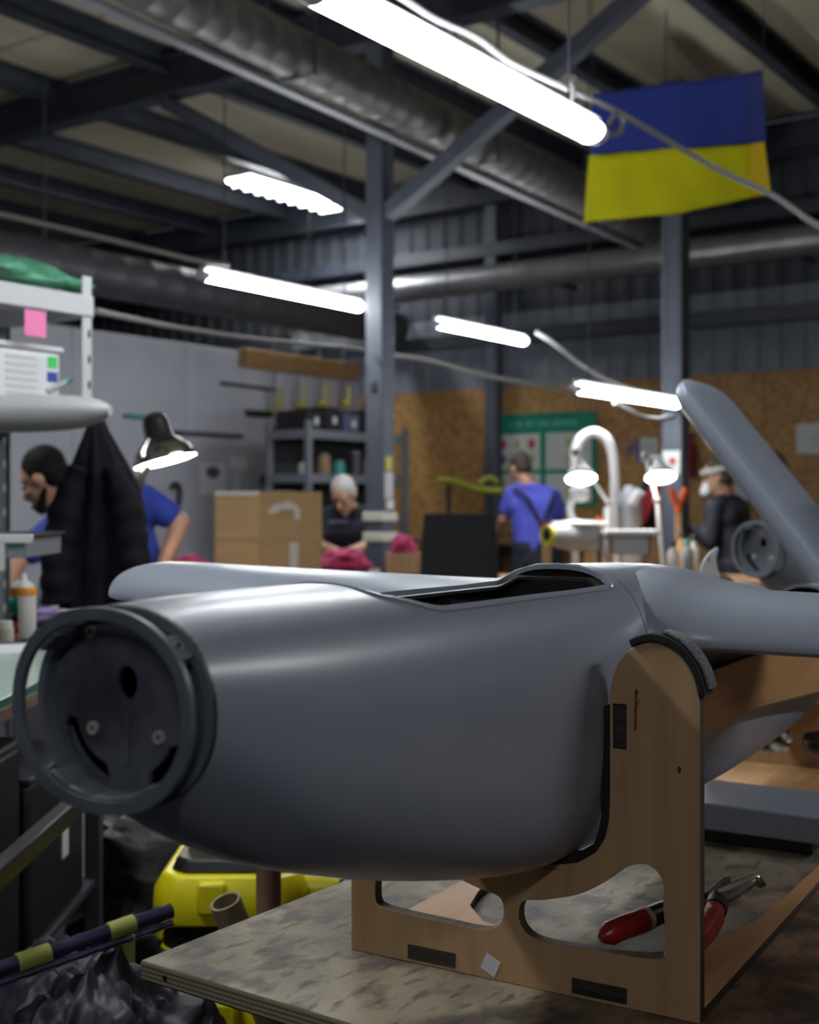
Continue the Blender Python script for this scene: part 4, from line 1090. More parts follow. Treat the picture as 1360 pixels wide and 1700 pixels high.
# bench of the bearded man
b2 = thing('assembly_bench', 'cluttered assembly bench below the black jacket', 'bench', c2w((-1.22, 4.57, 0)), YAW)
bx('bench_top', 'bench_wood', b2, (0, 0, .88), (.95, .60, .04), .004)
for x in (-.42, .42):
    for y in (-.25, .25): bx('leg', 'rack_dark', b2, (x, y, .43), (.05, .05, .86), .003)
for (px, Y, rx, ry, rz, mm, lb, sd) in ((125, 4.40, .16, .08, .035, 'purple_cloth', 'purple cloth heap on the bench behind the nose ring', 2.2), (0, 4.44, .10, .08, .03, 'purple_cloth', 'purple cloth behind the orange spray can', 5.2)):
    p = P(px, 900, Y); tag(crumple((0, 0, rz * .8), (rx, ry, rz), sd, .4).build('cloth_heap', mm, None, loc=c2w((p.x, p.y, .901)), rotz=YAW, ang=70), lb, 'cloth')
p = P(84, 990, 4.55); tag(crumple((0, 0, .08), (.05, .05, .09), 4.4, .4).build('grey_bag', 'grey_bag', None, loc=c2w((p.x, p.y, .901)), rotz=YAW, ang=70), 'crumpled grey plastic bag beside the spray can', 'bag')
p = P(112, 1005, 4.36); t = thing('cream_box', 'small cream box on the purple cloth', 'box', c2w((p.x, p.y, .955)), YAW + .4)
bx('box_body', 'cable_tie', t, (0, 0, .018), (.06, .05, .036), .004); bx('box_lid', 'lamp_white', t, (0, 0, .040), (.062, .052, .008), .002)

# black desk lamp
LY = 4.42
p = P(228, 800, LY); lt = thing('desk_lamp', 'lit black desk lamp with chrome rim beside the black jacket', 'lamp', c2w((p.x + .0, p.y + .02, .901)), YAW)
O = Vector((p.x, LY + .02, .901))
lp = lambda px, py, dy=0: P(px, py, LY) - O + Vector((0, dy, 0))
MB().lathe([(.09, 0), (.09, .015), (.07, .022), (.015, .03)], 28, tuple(lp(224, 1000) * Vector((1, 0, 0)).x) if False else (0, 0, 0), None, True).build('base', 'lamp_black', lt)
MB().tube([(0, 0, .02), lp(224, 925), lp(225, 835)], .024, 14).build('lower_arm', 'lamp_black', lt)
MB().tube([lp(225, 838), lp(236, 790), lp(250, 760)], .014, 12).build('upper_arm', 'lamp_black', lt)
MB().tube([lp(222, 838, -.03), lp(222, 838, .02)], .016, 14).build('joint_knob', 'lamp_chrome', lt); MB().tube([lp(226, 826, -.025), lp(226, 826, .02)], .011, 14).build('joint_knob', 'lamp_chrome', lt)
MB().tube([lp(213, 895, -.027), lp(236, 895, -.027)], .008, 10).build('clamp_screw', 'zinc', lt)
ax = Vector((math.sin(math.radians(-15)), .04, math.cos(math.radians(-15)))).normalized(); Rl = basis(Vector((0, 1, 0)) - ax * ax.y, ax); c0 = lp(275, 767)
MB().lathe([(.112, .0), (.110, .012), (.098, .042), (.075, .064)], 36, c0, Rl).build('shade_rim', 'lamp_chrome', lt)
MB().lathe([(.080, .060), (.055, .082), (.050, .090), (.046, .145), (.038, .165), (.018, .176), (.001, .178)], 36, c0, Rl).build('shade', 'lamp_black', lt)
MB().lathe([(.108, .004), (.001, .003)], 36, c0, Rl).build('lamp_diffuser', 'bulb_warm', lt)

# table with the cardboard box
t3 = thing('packing_table', 'packing table below the cardboard box, mostly hidden', 'table', c2w((-.84, 6.55, 0)), YAW)
bx('table_top', 'bench_wood', t3, (0, 0, .93), (1.35, 1.6, .04), .004)
for x in (-.62, .62):
    for y in (-.74, .74): bx('leg', 'rack_dark', t3, (x, y, .455), (.05, .05, .91), .003)
q = c2w((-.71, 6.0, 0)); cb = thing('cardboard_box', 'brown cardboard box with white tape scraps on the packing table', 'box', (q.x, q.y, .9505))
bz = .432
bx('carton', 'cardboard', cb, (-.145, .235, bz / 2), (.29, .47, bz), .004)
for (x, y, w_, d_) in ((-.145, .12, .288, .23), (-.145, .352, .288, .228)): bx('top_flap', 'cardboard', cb, (x, y, bz + .002), (w_, d_, .003))
bx('tape', 'tape_white', cb, (-.145, .235, bz + .0045), (.292, .05, .002)); bx('tape', 'tape_white', cb, (-.145, -.0012, bz - .006), (.29, .002, .018))
MB().box((.0012, .25, .085), (.002, .06, .20)).build('tape', 'tape_white', cb, smooth=False)
m = MB()
zz = [(.07, .335), (.10, .348), (.14, .360), (.18, .366), (.22, .368), (.25, .362), (.27, .345)]
for i in range(len(zz) - 1): m.bar((.001, zz[i][0], zz[i][1]), (.001, zz[i + 1][0], zz[i + 1][1]), .002, .028 + .01 * (i % 2), (0, 0, 1))
m.box((.001, .275, .325), (.002, .04, .05)); m.build('tape_scrap', 'tape_white', cb, smooth=False)
bx('carton_seam', 'bench_wood', cb, (-.145, -.0008, .205), (.29, .002, .004))
for (px, Y, r_, sd, lb) in ((318, 6.1, (.11, .08, .065), 1.2, 'pink cloth left of the cardboard box'), (572, 7.0, (.13, .10, .065), 6.6, 'pink cloth heap right of the cardboard box')):
    p = P(px, 900, Y); tag(crumple((0, 0, r_[2] * .8), r_, sd, .45).build('pink_rag', 'pink_cloth', None, loc=c2w((p.x, p.y, .951)), rotz=YAW, ang=70), lb, 'cloth')
p = P(672, 925, 7.42); t = thing('parts_crate', 'small wooden crate with pink cloth beside the braced column', 'crate', c2w((p.x + .0, p.y, .0)), YAW)
for y in (-.09, .09): bx('crate_side', 'wood_pale', t, (0, y, .98), (.2, .012, .12), .002)
for x in (-.1, .1): bx('crate_end', 'wood_pale', t, (x, 0, .98), (.012, .19, .12), .002)
bx('crate_stand', 'rack_dark', t, (0, 0, .46), (.18, .18, .92), .004)
p = P(670, 905, 7.42); tag(crumple((0, 0, .05), (.07, .07, .07), 9.1, .4).build('pink_rag', 'pink_cloth', None, loc=c2w((p.x, p.y, 1.02)), rotz=YAW, ang=70), 'pink cloth stuffed in the wooden crate by the column', 'cloth')

# ------------------------------------------------------------------ steel rack far behind the box
q = c2w(((512 - CX) / F * 10.3, 10.3, 0))
r2_ = thing('steel_shelving', 'dark steel shelving full of tools behind the white-haired man', 'rack', (q.x, q.y, 0))
LX, LYY = .42, 1.35
for x in (0, -LX):
    for y in (0, LYY): bx('upright', 'rack_grey', r2_, (x, y, 1.0), (.05, .05, 2.0), .004)
for z in (1.92, 1.56, 1.2, .6):
    bx('shelf_board', 'rack_grey', r2_, (-LX / 2, LYY / 2, z), (LX, LYY, .02)); bx('shelf_beam', 'rack_grey', r2_, (.012, LYY / 2, z - .03), (.03, LYY, .07), .004); bx('shelf_beam', 'rack_grey', r2_, (-LX / 2, -.012, z - .03), (LX, .03, .07), .004)
bx('back_panel', 'rack_dark', r2_, (-LX - .03, LYY / 2, 1.0), (.01, LYY, 1.95))
bins = [(.12, .16, 'chair_black'), (.36, .2, 'chair_black'), (.62, .16, 'print_dark'), (.88, .2, 'chair_black'), (1.14, .16, 'chair_black')]
for i, (y, h_, mm) in enumerate(bins):
    t = thing('storage_bin', 'dark storage bin on the top shelf, number %d of five from the corner post' % (i + 1) if False else ['dark bin on top of the shelving nearest the corner post', 'second dark bin on top of the shelving', 'bluish bin in the middle of the shelving top', 'fourth dark bin on the shelving top, white label', 'dark bin on the shelving top beside the column'][i], 'bin', (q.x - .2, q.y + y, 1.931), 0, 'bins on top of the steel shelving')
    m = MB(); m.box((0, 0, h_ / 2), (.34, .2, h_)); m.build('bin_body', mm, t, bevel=.01); bx('label', 'tape_white', t, (.172, .02, h_ * .45), (.003, .08 if i > 2 else .05, .06))
its = [(.10, 1.571, .10, 'cable_tie'), (.35, 1.571, .17, 'tube_card'), (.55, 1.571, .12, 'teal_thing'), (.78, 1.571, .2, 'rack_dark'), (.98, 1.571, .16, 'wood_pale'), (1.2, 1.571, .12, 'chair_black')]
nmz = ['cream can on the middle shelf by the post', 'brown canister on the middle shelf', 'teal tub on the middle shelf', 'dark canister on the middle shelf', 'wooden tub on the middle shelf', 'black tub on the middle shelf beside the column']
for (y, z, h_, mm), lb in zip(its, nmz):
    t = thing('canister', lb, 'canister', (q.x - .12, q.y + y, z), 0, 'canisters on the shelving')
    rr_ = .055; MB().lathe([(rr_ * .9, 0), (rr_, .006), (rr_, h_ * .8), (rr_ * .8, h_ * .9)], 18, cap=True).build('can', mm, t); MB().lathe([(rr_ * .7, h_ * .88), (rr_ * .7, h_), (rr_ * .6, h_ * 1.02)], 18, cap=True).build('lid', 'rack_grey', t)
# wall plank with clamps
pa, pb = W(397, 592, 11.65), W(590, 612, 13.0)
pk = thing('clamp_plank', 'wooden plank with hanging clamps fixed on the partition wall', 'plank', (WX + .03, pa.y, 2.66))
Lp = pb.y - pa.y
bx('plank', 'wood_beam', pk, (.05, Lp / 2, 0), (.10, Lp, .17), .006)
for k, f in enumerate((.22, .42, .62, .84)):
    y = Lp * f; hh = (.32, .46, .44, .26)[k]
    ct = thing('bar_clamp', ['shortest bar clamp at the left end of the wall plank', 'second bar clamp from the left on the wall plank', 'third bar clamp from the left on the wall plank', 'bar clamp at the right end of the wall plank'][k], 'clamp', (WX + .120, pa.y + y, 2.66), 0, 'clamps on the wall plank')
    MB().box((.012, 0, -.13), (.008, .025, .9)).build('bar', 'clamp_steel', ct, smooth=False)
    bx('hook', 'clamp_steel', ct, (-.028, 0, .091), (.09, .022, .012), .002)
    bx('fixed_jaw', 'clamp_steel', ct, (.05, 0, .30), (.10, .03, .03), .003); bx('sliding_jaw', 'clamp_yellow', ct, (.05, 0, -.42 + .03 * k), (.11, .04, .05), .004)
    MB().cyl((.09, 0, -.42 + .03 * k), (.09, 0, -.25 + .03 * k), .015, n=12).build('handle', 'clamp_yellow', ct)
# rails, sheets and a small machine on the partition
for (a, b, lb, mm) in (((360, 636), (450, 648), 'thin dark rail on the partition below the clamps', 'rack_dark'), ((250, 716), (395, 724), 'long thin dark rail low on the partition', 'rack_dark'), ((202, 690), (238, 692), 'short teal rail behind the desk lamp', 'teal_thing')):
    def wallp(px, py):
        rx = (px - CX) / F; Y = WX / (rx * CS - SN); v = c2w((rx * Y, Y, CH - (py - HY) / F * Y)); return v
    A, B = wallp(*a), wallp(*b)
    t = thing('wall_rail', lb, 'rail', (WX, A.y, A.z)); d = B - A
    MB().bar((.06, 0, 0), (.06, d.y, d.z), .02, .03).build('rail', mm, t, bevel=.003)
    for f in (.1, .9): bx('bracket', mm, t, (.03, d.y * f, d.z * f), (.06, .02, .02))
def wall_sheet(px0, py0, px1, py1, m, lb, prints=()):
    a, b = wallp(px0, py0), wallp(px1, py1); c = (a + b) / 2
    t = thing('wall_notice', lb, 'notice', (WX + .012, c.y, c.z)); hy, hz = abs(b.y - a.y) / 2, abs(a.z - b.z) / 2
    bx('sheet', m, t, (0, 0, 0), (.006, 2 * hy, 2 * hz))
    for (y, z, w_, h_, mm) in prints: bx('print', mm, t, (.004, y * hy, z * hz), (.003, w_ * hy, h_ * hz))
    return t
t = wall_sheet(331, 768, 372, 822, 'paper', 'white notice with a dark oval on the partition wall')
MB().ell((.004, 0, .06), (.003, .09, .055)).build('print', 'print_dark', t)
wall_sheet(381, 757, 408, 780, 'paper', 'small white notice on the partition above the round clock box')
c = wallp(412, 798); t = thing('control_box', 'grey control box with a black dial on the partition', 'box', (WX + .01, c.y, c.z)); bx('box_body', 'partition', t, (.05, 0, 0), (.1, .5, .22), .01)
MB().cyl((.10, .1, 0), (.12, .1, 0), .06, n=24).build('dial', 'vac_black', t)
c = wallp(425, 687); t = thing('wall_tool', 'small black tool with a green light on the partition', 'tool', (WX + .01, c.y, c.z)); bx('tool_body', 'vac_black', t, (.04, 0, 0), (.08, .32, .055), .01); bx('tool_light', 'label_green', t, (.045, .06, .035), (.04, .08, .02), .003)
c = wallp(284, 822); t = thing('wall_hose', 'black hose clip hanging on the partition behind the desk lamp', 'hose', (WX + .01, c.y, c.z)); MB().tube(smooth_path([(.05, -.05, .06), (.05, 0, .1), (.05, .05, .04), (.05, .03, -.1), (.05, -.02, -.14)], 6), .02, 10).build('hose', 'vac_black', t)

# ================================================================== FLOOR CLUTTER, LOWER LEFT
vz = cth('vacuum_cleaner', 'yellow and black wet-dry vacuum cleaner behind the table corner', 'vacuum cleaner', 395, 1400, 2.62, 0)
vb = lambda z, rx, ry: [Vector((max(-1, min(1, 1.25 * math.cos(a))) * rx, max(-1, min(1, 1.25 * math.sin(a))) * ry, z)) for a in [2 * PI * k / 40 for k in range(40)]]
m = MB(); m.rings([vb(.06, .15, .15), vb(.10, .17, .17), vb(.34, .17, .17), vb(.38, .15, .15)]); m.build('base_bumper', 'vac_yellow', vz, bevel=.006)
bx('base_ridge', 'vac_yellow', vz, (-.01, -.175, .30), (.07, .05, .16), .012)
m = MB(); m.rings([vb(.30, .125, .13), vb(.48, .135, .14)]); m.build('tub', 'vac_black', vz)
m = MB(); m.rings([vb(.43, .13, .135), vb(.455, .14, .145)]); m.build('tub_band', 'vac_yellow', vz, bevel=.004)
m = MB(); m.rings([vb(.505, .148, .15), vb(.535, .152, .155), vb(.575, .150, .15), vb(.60, .135, .135)]); m.build('head_shell', 'vac_yellow', vz, bevel=.005)
bx('latch', 'vac_yellow', vz, (-.03, -.158, .565), (.055, .03, .065), .008)
bx('side_clip', 'vac_yellow', vz, (-.142, -.02, .51), (.03, .1, .12), .01)
m = MB(); m.rings([vb(.60, .12, .12), vb(.625, .11, .11)]); m.build('head_top', 'vac_black', vz, bevel=.004)
bx('handle', 'vac_yellow', vz, (0, 0, .655), (.20, .04, .022), .008)
for s_ in (-1, 1): bx('handle_post', 'vac_yellow', vz, (s_ * .09, 0, .635), (.02, .04, .04), .004)
MB().cyl((.14, -.06, .55), (.22, -.09, .55), .035, n=20).build('hose_port', 'vac_yellow', vz); MB().tube(smooth_path([(.21, -.087, .55), (.27, -.1, .55), (.30, -.05, .45), (.28, .05, .25)], 6), .028, 14).build('hose', 'vac_black', vz)
for x in (-.12, .12):
    for y in (-.12, .12): MB().cyl((x - .012, y, .03), (x + .012, y, .03), .03, n=16).build('castor', 'vac_black', vz)
# cardboard tubes
def ctube(label, a, b, r, m):
    a, b = Vector(a), Vector(b); g = MB(); d = (b - a)
    x = d.normalized().orthogonal().normalized(); y = d.normalized().cross(x); n = 28
    R = lambda c, rr_: [c + (x * math.cos(2 * PI * k / n) + y * math.sin(2 * PI * k / n)) * rr_ for k in range(n)]
    o0 = Vector((a.x, a.y, 0))
    g.rings([R(a - o0, r), R(b - o0, r), R(b - o0, r * .84), R(a - o0, r * .84), R(a - o0, r)], cap=False)
    return tag(g.build('cardboard_tube', m, None, loc=o0), label, 'tube')
pv = P(446, 1470, 2.28); ctube('upright brown cardboard tube behind the table corner', c2w((pv.x, pv.y, .0)), c2w((pv.x, pv.y, .72)), .0225, 'tube_card')
pt = P(374, 1496, 2.2); pf = Vector((-.12, 2.36, .015)); ctube('leaning pale cardboard tube with its open end up', c2w(pf), c2w(pt), .0275, 'tube_card_pale')
# film heaps and the wrapped pole
hp0 = c2w((-.52, 2.02, 0))
tag(crumple((0, 0, .26), (.25, .26, .31), 2.7, .20, 96, 60, 0, 4.2).build('film_heap', 'poly_film', None, loc=hp0, rotz=YAW, ang=60), 'heap of crumpled clear grey film under the wrapped pole', 'film')
tag(crumple((0, 0, .22), (.42, .34, .34), 6.1, .34, 72, 44, 0, 3.2).build('film_heap', 'poly_black', None, loc=c2w((-.50, 3.72, 0)), rotz=YAW, ang=60), 'heap of black plastic sheeting behind the clear film', 'film')
tag(crumple((0, 0, .30), (.34, .30, .36), 9.6, .30, 60, 36, 0, 3.0).build('film_heap', 'poly_brown', None, loc=c2w((-.2, 4.5, 0)), rotz=YAW, ang=60), 'brownish heap of sheeting at the back of the floor clutter', 'film')
wa, wb_ = P(-90, 1640, 1.86), P(284, 1512, 2.08)
wp = thing('wrapped_pole', 'long pole wrapped in dark film with two olive tape bands', 'pole', c2w((wa.x, wa.y, 0)), YAW)
O = Vector((wa.x, wa.y, 0)); a, b = wa - O, wb_ - O
pth = [a.lerp(b, k / 30) for k in range(31)]
MB().tube(pth, [.0125 + .001 * math.sin(k * 2.3) for k in range(31)], 16).build('wrap', 'wrap_purple', wp)
MB().tube([p_ + Vector((.004, -.012, -.016)) for p_ in pth], [.006 + .001 * math.sin(k * 1.9) for k in range(31)], 8).build('loose_edge', 'wrap_purple', wp)
for (px0, px1) in ((28, 82), (180, 222)):
    def fr(px):
        rx = (px - CX) / F; return (rx * wa.y - wa.x) / ((wb_.x - wa.x) - rx * (wb_.y - wa.y))
    f0, f1 = fr(px0), fr(px1)
    MB().tube([a.lerp(b, f0), a.lerp(b, f1)], .0150, 18).build('tape_band', 'tape_olive', wp)
mm_ = a.lerp(b, f1 - .03); bx('tape_tail', 'tape_olive', wp, mm_ + Vector((0, -.012, -.032)), (.03, .002, .045), .0005)
# ================================================================== RIGHT AND BACK
# back bench with lamps
BT = .90
bb = thing('repair_bench', 'pale repair bench under the two lit lamps', 'bench', c2w((1.20, 7.25, 0)), YAW)
bx('bench_top', 'wood_pale', bb, (0, 0, BT - .02), (1.35, .80, .04), .004)
for x in (-.62, .62):
    for y in (-.34, .34): bx('leg', 'wood_pale', bb, (x, y, .43), (.06, .06, .86), .004)
def bell_lamp(label, px, py, Y, arm, tilt):
    p = P(px, py, Y); t = thing('bench_lamp', label, 'lamp', c2w((p.x, p.y, BT)), YAW, 'bell lamps on the repair bench'); O = Vector((p.x, p.y, BT)); c = p - O
    R = Matrix.Rotation(tilt, 3, 'X')
    MB().lathe([(.083, 0), (.080, .015), (.060, .05), (.035, .075), (.028, .10), (.001, .11)], 32, c, R).build('shade', 'lamp_white', t)
    MB().lathe([(.079, .004), (.001, .003)], 32, c, R).build('lamp_diffuser', 'bulb_white', t)
    pth = [P(x, y, Y) - O + Vector((0, dy, 0)) for x, y, dy in arm]; pth[-1].z = .012
    MB().tube(pth, .0105, 10).build('arm', 'lamp_white', t)
    for q in pth[1:-1]: MB().ell(q, (.022, .02, .022)).build('joint', 'clamp_steel', t)
    MB().lathe([(.07, 0), (.07, .012), (.02, .02)], 24, (pth[-1].x, pth[-1].y, 0), None, True).build('base', 'lamp_white', t)
bell_lamp('lit white bell lamp under the white arch pipe', 965, 795, 6.95, [(965, 763, .04), (958, 750, .06), (1020, 835, .22), (1012, 930, .22)], math.radians(-24))
bell_lamp('lit white bell lamp in front of the steel column', 1097, 793, 7.05, [(1098, 760, .03), (1074, 757, .05), (1096, 830, .10), (1108, 930, .10)], math.radians(-24))
# arch pipe
AY = 7.5; O = P(1012, 930, AY); O.z = BT
t = thing('arch_pipe', 'white arched extraction pipe over the repair bench', 'pipe', c2w(O), YAW)
ap = smooth_path([P(x, y, AY) - O for x, y in ((955, 775), (955, 750), (965, 728), (984, 718), (1004, 726), (1016, 748), (1021, 790), (1020, 850))] + [Vector((.03, 0, 0))], 6)
MB().tube(ap, .030, 14).build('pipe', 'lamp_white', t); MB().lathe([(.07, 0), (.07, .02), (.035, .03)], 24, (.03, 0, 0), None, True).build('flange', 'lamp_white', t)
MB().tube([ap[0], ap[0] - Vector((0, 0, .05))], [.032, .045], 16).build('nozzle', 'cabinet_grey', t)
t = cth('white_post', 'slim white post beside the arch pipe', 'post', 1007, 930, 7.36, BT); bx('post', 'lamp_white', t, (0, 0, .2), (.035, .035, .4), .004); bx('foot', 'lamp_white', t, (0, 0, .01), (.10, .10, .02), .004)
# heat gun-like white tool beneath the lamp
O = P(955, 930, 7.25); O.z = BT; t = thing('white_hose_tool', 'white jointed hose tool standing under the bell lamp', 'tool', c2w(O), YAW)
pz = lambda x, y: P(x, y, 7.25) - O
MB().tube(smooth_path([pz(950, 862), pz(946, 845), pz(950, 830), pz(955, 822)], 5), .022, 12).build('hose', 'lamp_white', t)
MB().tube(smooth_path([pz(946, 862), pz(960, 868), pz(976, 870)], 5), .022, 12).build('hose', 'lamp_white', t)
MB().ell(pz(962, 820), (.06, .05, .05)).build('tool_head', 'lamp_white', t); MB().cyl(pz(955, 866), (0, 0, 0), .02, n=12).build('stand', 'lamp_white', t)
O = P(990, 930, 7.35); O.z = BT; t = thing('orange_tool', 'orange screwdriver in a holder beside the bell lamp', 'screwdriver', c2w(O), YAW)
MB().tube([P(985, 880, 7.35) - O, P(998, 858, 7.35) - O], .018, 12).build('handle', 'orange', t); MB().cyl((0, 0, 0), P(985, 882, 7.35) - O, .008, n=10).build('shaft', 'zinc', t); MB().lathe([(.04, 0), (.04, .05), (.03, .055)], 18, cap=True).build('holder', 'rack_dark', t)
# small airframe with a yellow taped nose on wooden legs
O = P(935, 930, 6.95); O.z = BT; t = thing('taped_airframe', 'small grey airframe with a yellow taped nose on wooden legs', 'airframe', c2w(O), YAW)
pq = lambda x, y, dy=0: P(x, y, 6.95) - O + Vector((0, dy, 0))
m = MB(); rs = []
for k in range(13):
    u = k / 12; c = pq(910, 888) + Vector((.27 * u, .20 * u, -.01 * u)); R_ = .052 + .035 * math.sin(min(u * 1.6, 1) * PI / 2); ax_ = Vector((.27, .2, 0)).normalized(); sx_ = Vector((-ax_.y, ax_.x, 0))
    rs.append([c + (sx_ * math.cos(a) * R_ + Vector((0, 0, 1)) * math.sin(a) * R_) for a in [2 * PI * j / 28 for j in range(28)]])
m.rings(rs); m.build('fuselage', 'cabinet_grey', t)
Rn = basis(Vector((.27, .2, 0)).normalized()); c = pq(910, 888)
MB().lathe([(.036, .012), (.036, -.012), (.056, -.010), (.056, .012), (.036, .012)], 28, c, Rn @ Matrix.Rotation(PI / 2, 3, 'X')).build('nose_tape', 'tape_yellow', t)
MB().cyl(c - Vector((.27, .2, 0)).normalized() * .008, c + Vector((.27, .2, 0)).normalized() * .003, .037, n=24).build('nose_opening', 'vac_black', t)
for x, y in ((908, -.0), (985, .18)):
    q = pq(x, 905, y); MB().bar((q.x, q.y, 0), (q.x, q.y, q.z), .045, .045, (0, 1, 0)).build('leg', 'wood_pale', t, bevel=.003)
q = pq(960, 872, .05); bx('top_cover', 'lamp_white', t, q + Vector((.02, .05, .008)), (.30, .16, .022), .008)
O = P(1045, 930, 7.0); O.z = BT; t = thing('foam_block', 'white foam slab on a wooden stand beside the small airframe', 'stand', c2w(O), YAW)
zz = P(1045, 884, 7.0).z - BT; bx('slab', 'lamp_white', t, (0, 0, zz), (.30, .2, .03), .006); bx('grey_block', 'cabinet_grey', t, (-.02, .02, zz - .07), (.24, .16, .10), .01)
for x in (-.11, .12): bx('stand_leg', 'wood_pale', t, (x, 0, (zz - .015) / 2), (.03, .12, zz - .02), .003)
# chair
p = P(763, 900, 6.6); ch_ = thing('office_chair', 'black high-backed work chair behind the wing', 'chair', c2w((p.x, p.y, 0)), YAW)
m = MB(); rs = []
for k in range(9):
    u = k / 8; hw = .205 * (1 - .10 * u * u); rs.append([Vector((x, y + .03 * (1 - (x / .2) ** 2), .93 + .345 * u)) for x, y in ([(hw * math.cos(a) * (abs(math.cos(a)) ** -.4 if abs(math.cos(a)) > .05 else 1), .03 * math.sin(a)) for a in [2 * PI * j / 32 for j in range(32)]])])
m.rings(rs); m.build('backrest', 'chair_black', ch_, bevel=.01); bx('back_stem', 'rack_dark', ch_, (0, .05, .83), (.06, .02, .28), .004)
bx('seat', 'chair_black', ch_, (0, .25, .68), (.44, .42, .07), .025); MB().cyl((0, .25, .1), (0, .25, .66), .03, n=16).build('gas_lift', 'rack_dark', ch_)
for s_ in (-1, 1): bx('armrest', 'rack_dark', ch_, (s_ * .24, .2, .86), (.04, .24, .03), .008); bx('arm_post', 'rack_dark', ch_, (s_ * .235, .2, .76), (.025, .04, .17), .003)
for k in range(5):
    a = 2 * PI * k / 5; MB().bar((0, .25, .09), (.28 * math.cos(a), .25 + .28 * math.sin(a), .06), .04, .03).build('foot', 'rack_dark', ch_, bevel=.004); MB().cyl((.28 * math.cos(a) - .012, .25 + .28 * math.sin(a), .028), (.28 * math.cos(a) + .012, .25 + .28 * math.sin(a), .028), .028, n=14).build('castor', 'vac_black', ch_)
# bench at the back wall with yellow-green pole
wbn = thing('wall_bench', 'bench along the back wall in front of the man in overalls', 'bench', (-6.35, Y1 - .42, 0))
bx('bench_top', 'bench_wood', wbn, (0, 0, .98), (2.2, .6, .04), .004)
for x in (-1.02, 1.02):
    for y in (-.25, .25): bx('leg', 'rack_dark', wbn, (x, y, .48), (.05, .05, .96), .003)
c = W(775, 805, 11.6); t = thing('yellow_beam', 'yellow-green curved tube in front of the wall column', 'tube', (c.x, c.y, 0))
MB().tube(smooth_path([W(725, 795, 11.4) - Vector((c.x, c.y, 0)), W(760, 800, 11.4) - Vector((c.x, c.y, 0)), W(790, 812, 11.4) - Vector((c.x, c.y, 0)), W(835, 816, 11.3) - Vector((c.x, c.y, 0))], 6), .032, 12).build('tube', 'yellow_pole', t)
MB().tube(smooth_path([W(795, 803, 11.4) - Vector((c.x, c.y, 0)), W(812, 794, 11.4) - Vector((c.x, c.y, 0)), W(828, 802, 11.35) - Vector((c.x, c.y, 0))], 6), .025, 12).build('tube', 'yellow_pole', t)
for px in (745, 815):
    v = W(px, 803, 11.4) - Vector((c.x, c.y, 0)); MB().bar((v.x, v.y, 1.0), (v.x, v.y, v.z), .03, .03, (0, 1, 0)).build('stand', 'rack_dark', t)
# notice board on the back wall
def bwall(px, py):
    rx = (px - CX) / F; Y = (Y1 - .02) / (rx * SN + CS); return c2w((rx * Y, Y, CH - (py - HY) / F * Y))
a, b = bwall(820, 692), bwall(989, 838); cx_, cz_ = (a.x + b.x) / 2, (a.z + b.z) / 2; hw, hz = (b.x - a.x) / 2, (a.z - b.z) / 2
nb = thing('notice_board', 'green notice board with printed sheets on the OSB wall', 'notice board', (cx_, Y1 - .018, cz_))
bx('board', 'board_green', nb, (0, 0, 0), (2 * hw, .012, 2 * hz), .002)
for s_ in (-1, 1): bx('frame', 'board_green', nb, (s_ * hw, -.006, 0), (.03, .02, 2 * hz), .003); bx('frame', 'board_green', nb, (0, -.006, s_ * hz), (2 * hw, .02, .03), .003)
for k in range(22):
    if k not in (1, 4, 8, 13): bx('heading_letter', 'board_text', nb, (-hw * .62 + k * hw * 1.30 / 22, -.009, hz * .80), (hw * .045, .004, .045 if k % 3 else .055))
cols = [(-.97, -.06), (.06, .93)]; rows = [(.58, -.22), (-.32, -.94)]
for ci, (x0, x1) in enumerate(cols):
    for ri, (z1_, z0_) in enumerate(rows):
        sh_ = bx('sheet', 'sheet_pale' if ci == 0 else 'sheet_green', nb, ((x0 + x1) / 2 * hw, -.010, (z0_ + z1_) / 2 * hz), ((x1 - x0) * hw, .004, (z1_ - z0_) * hz))
        for k in range(6):
            col_ = k % 3; row_ = k // 3; w_ = (x1 - x0) * hw
            px_c = ((x0 + x1) / 2) * hw - w_ * .32 + col_ * w_ * .32; pz_c = (z1_ * hz) - (z1_ - z0_) * hz * (.28 + .42 * row_)
            o = MB().ell((px_c, -.0135, pz_c), (w_ * (.09 if col_ != 1 else .06), .002, .05)).build('figure', ['print_red', 'print_olive', 'print_red', 'print_dark', 'print_red', 'print_olive'][(k + ri + ci) % 6] if ci == 0 else ['print_grey', 'print_olive', 'paper'][k % 3], sh_)
            bx('text_line', 'print_grey', sh_, (px_c, -.013, pz_c - .075), (w_ * .24, .002, .014)); 
# other things on the back wall
def wsheet(px0, py0, px1, py1, m, lb, cat='notice', d=.006, nm='wall_notice'):
    a, b = bwall(px0, py0), bwall(px1, py1); t = thing(nm, lb, cat, ((a.x + b.x) / 2, Y1 - .012, (a.z + b.z) / 2)); w_, h_ = abs(b.x - a.x), abs(a.z - b.z)
    bx('sheet' if d < .02 else 'cabinet_body', m, t, (0, -d / 2, 0), (w_, d, h_), .002 if d > .02 else 0); return t, w_, h_
t, w_, h_ = wsheet(1057, 728, 1092, 768, 'sheet_pale', 'blue-edged notice left of the right steel column'); bx('print', 'label_blue', t, (-w_ * .42, -.008, 0), (w_ * .14, .003, h_)); bx('print', 'print_grey', t, (w_ * .05, -.008, .02), (w_ * .6, .003, h_ * .4))
wsheet(1040, 738, 1052, 752, 'purple_cloth', 'tiny lilac note on the OSB wall')
t, w_, h_ = wsheet(1230, 750, 1290, 832, 'cabinet_grey', 'grey wall cabinet with a red cross mark behind the masked man', 'cabinet', .16, 'wall_cabinet')
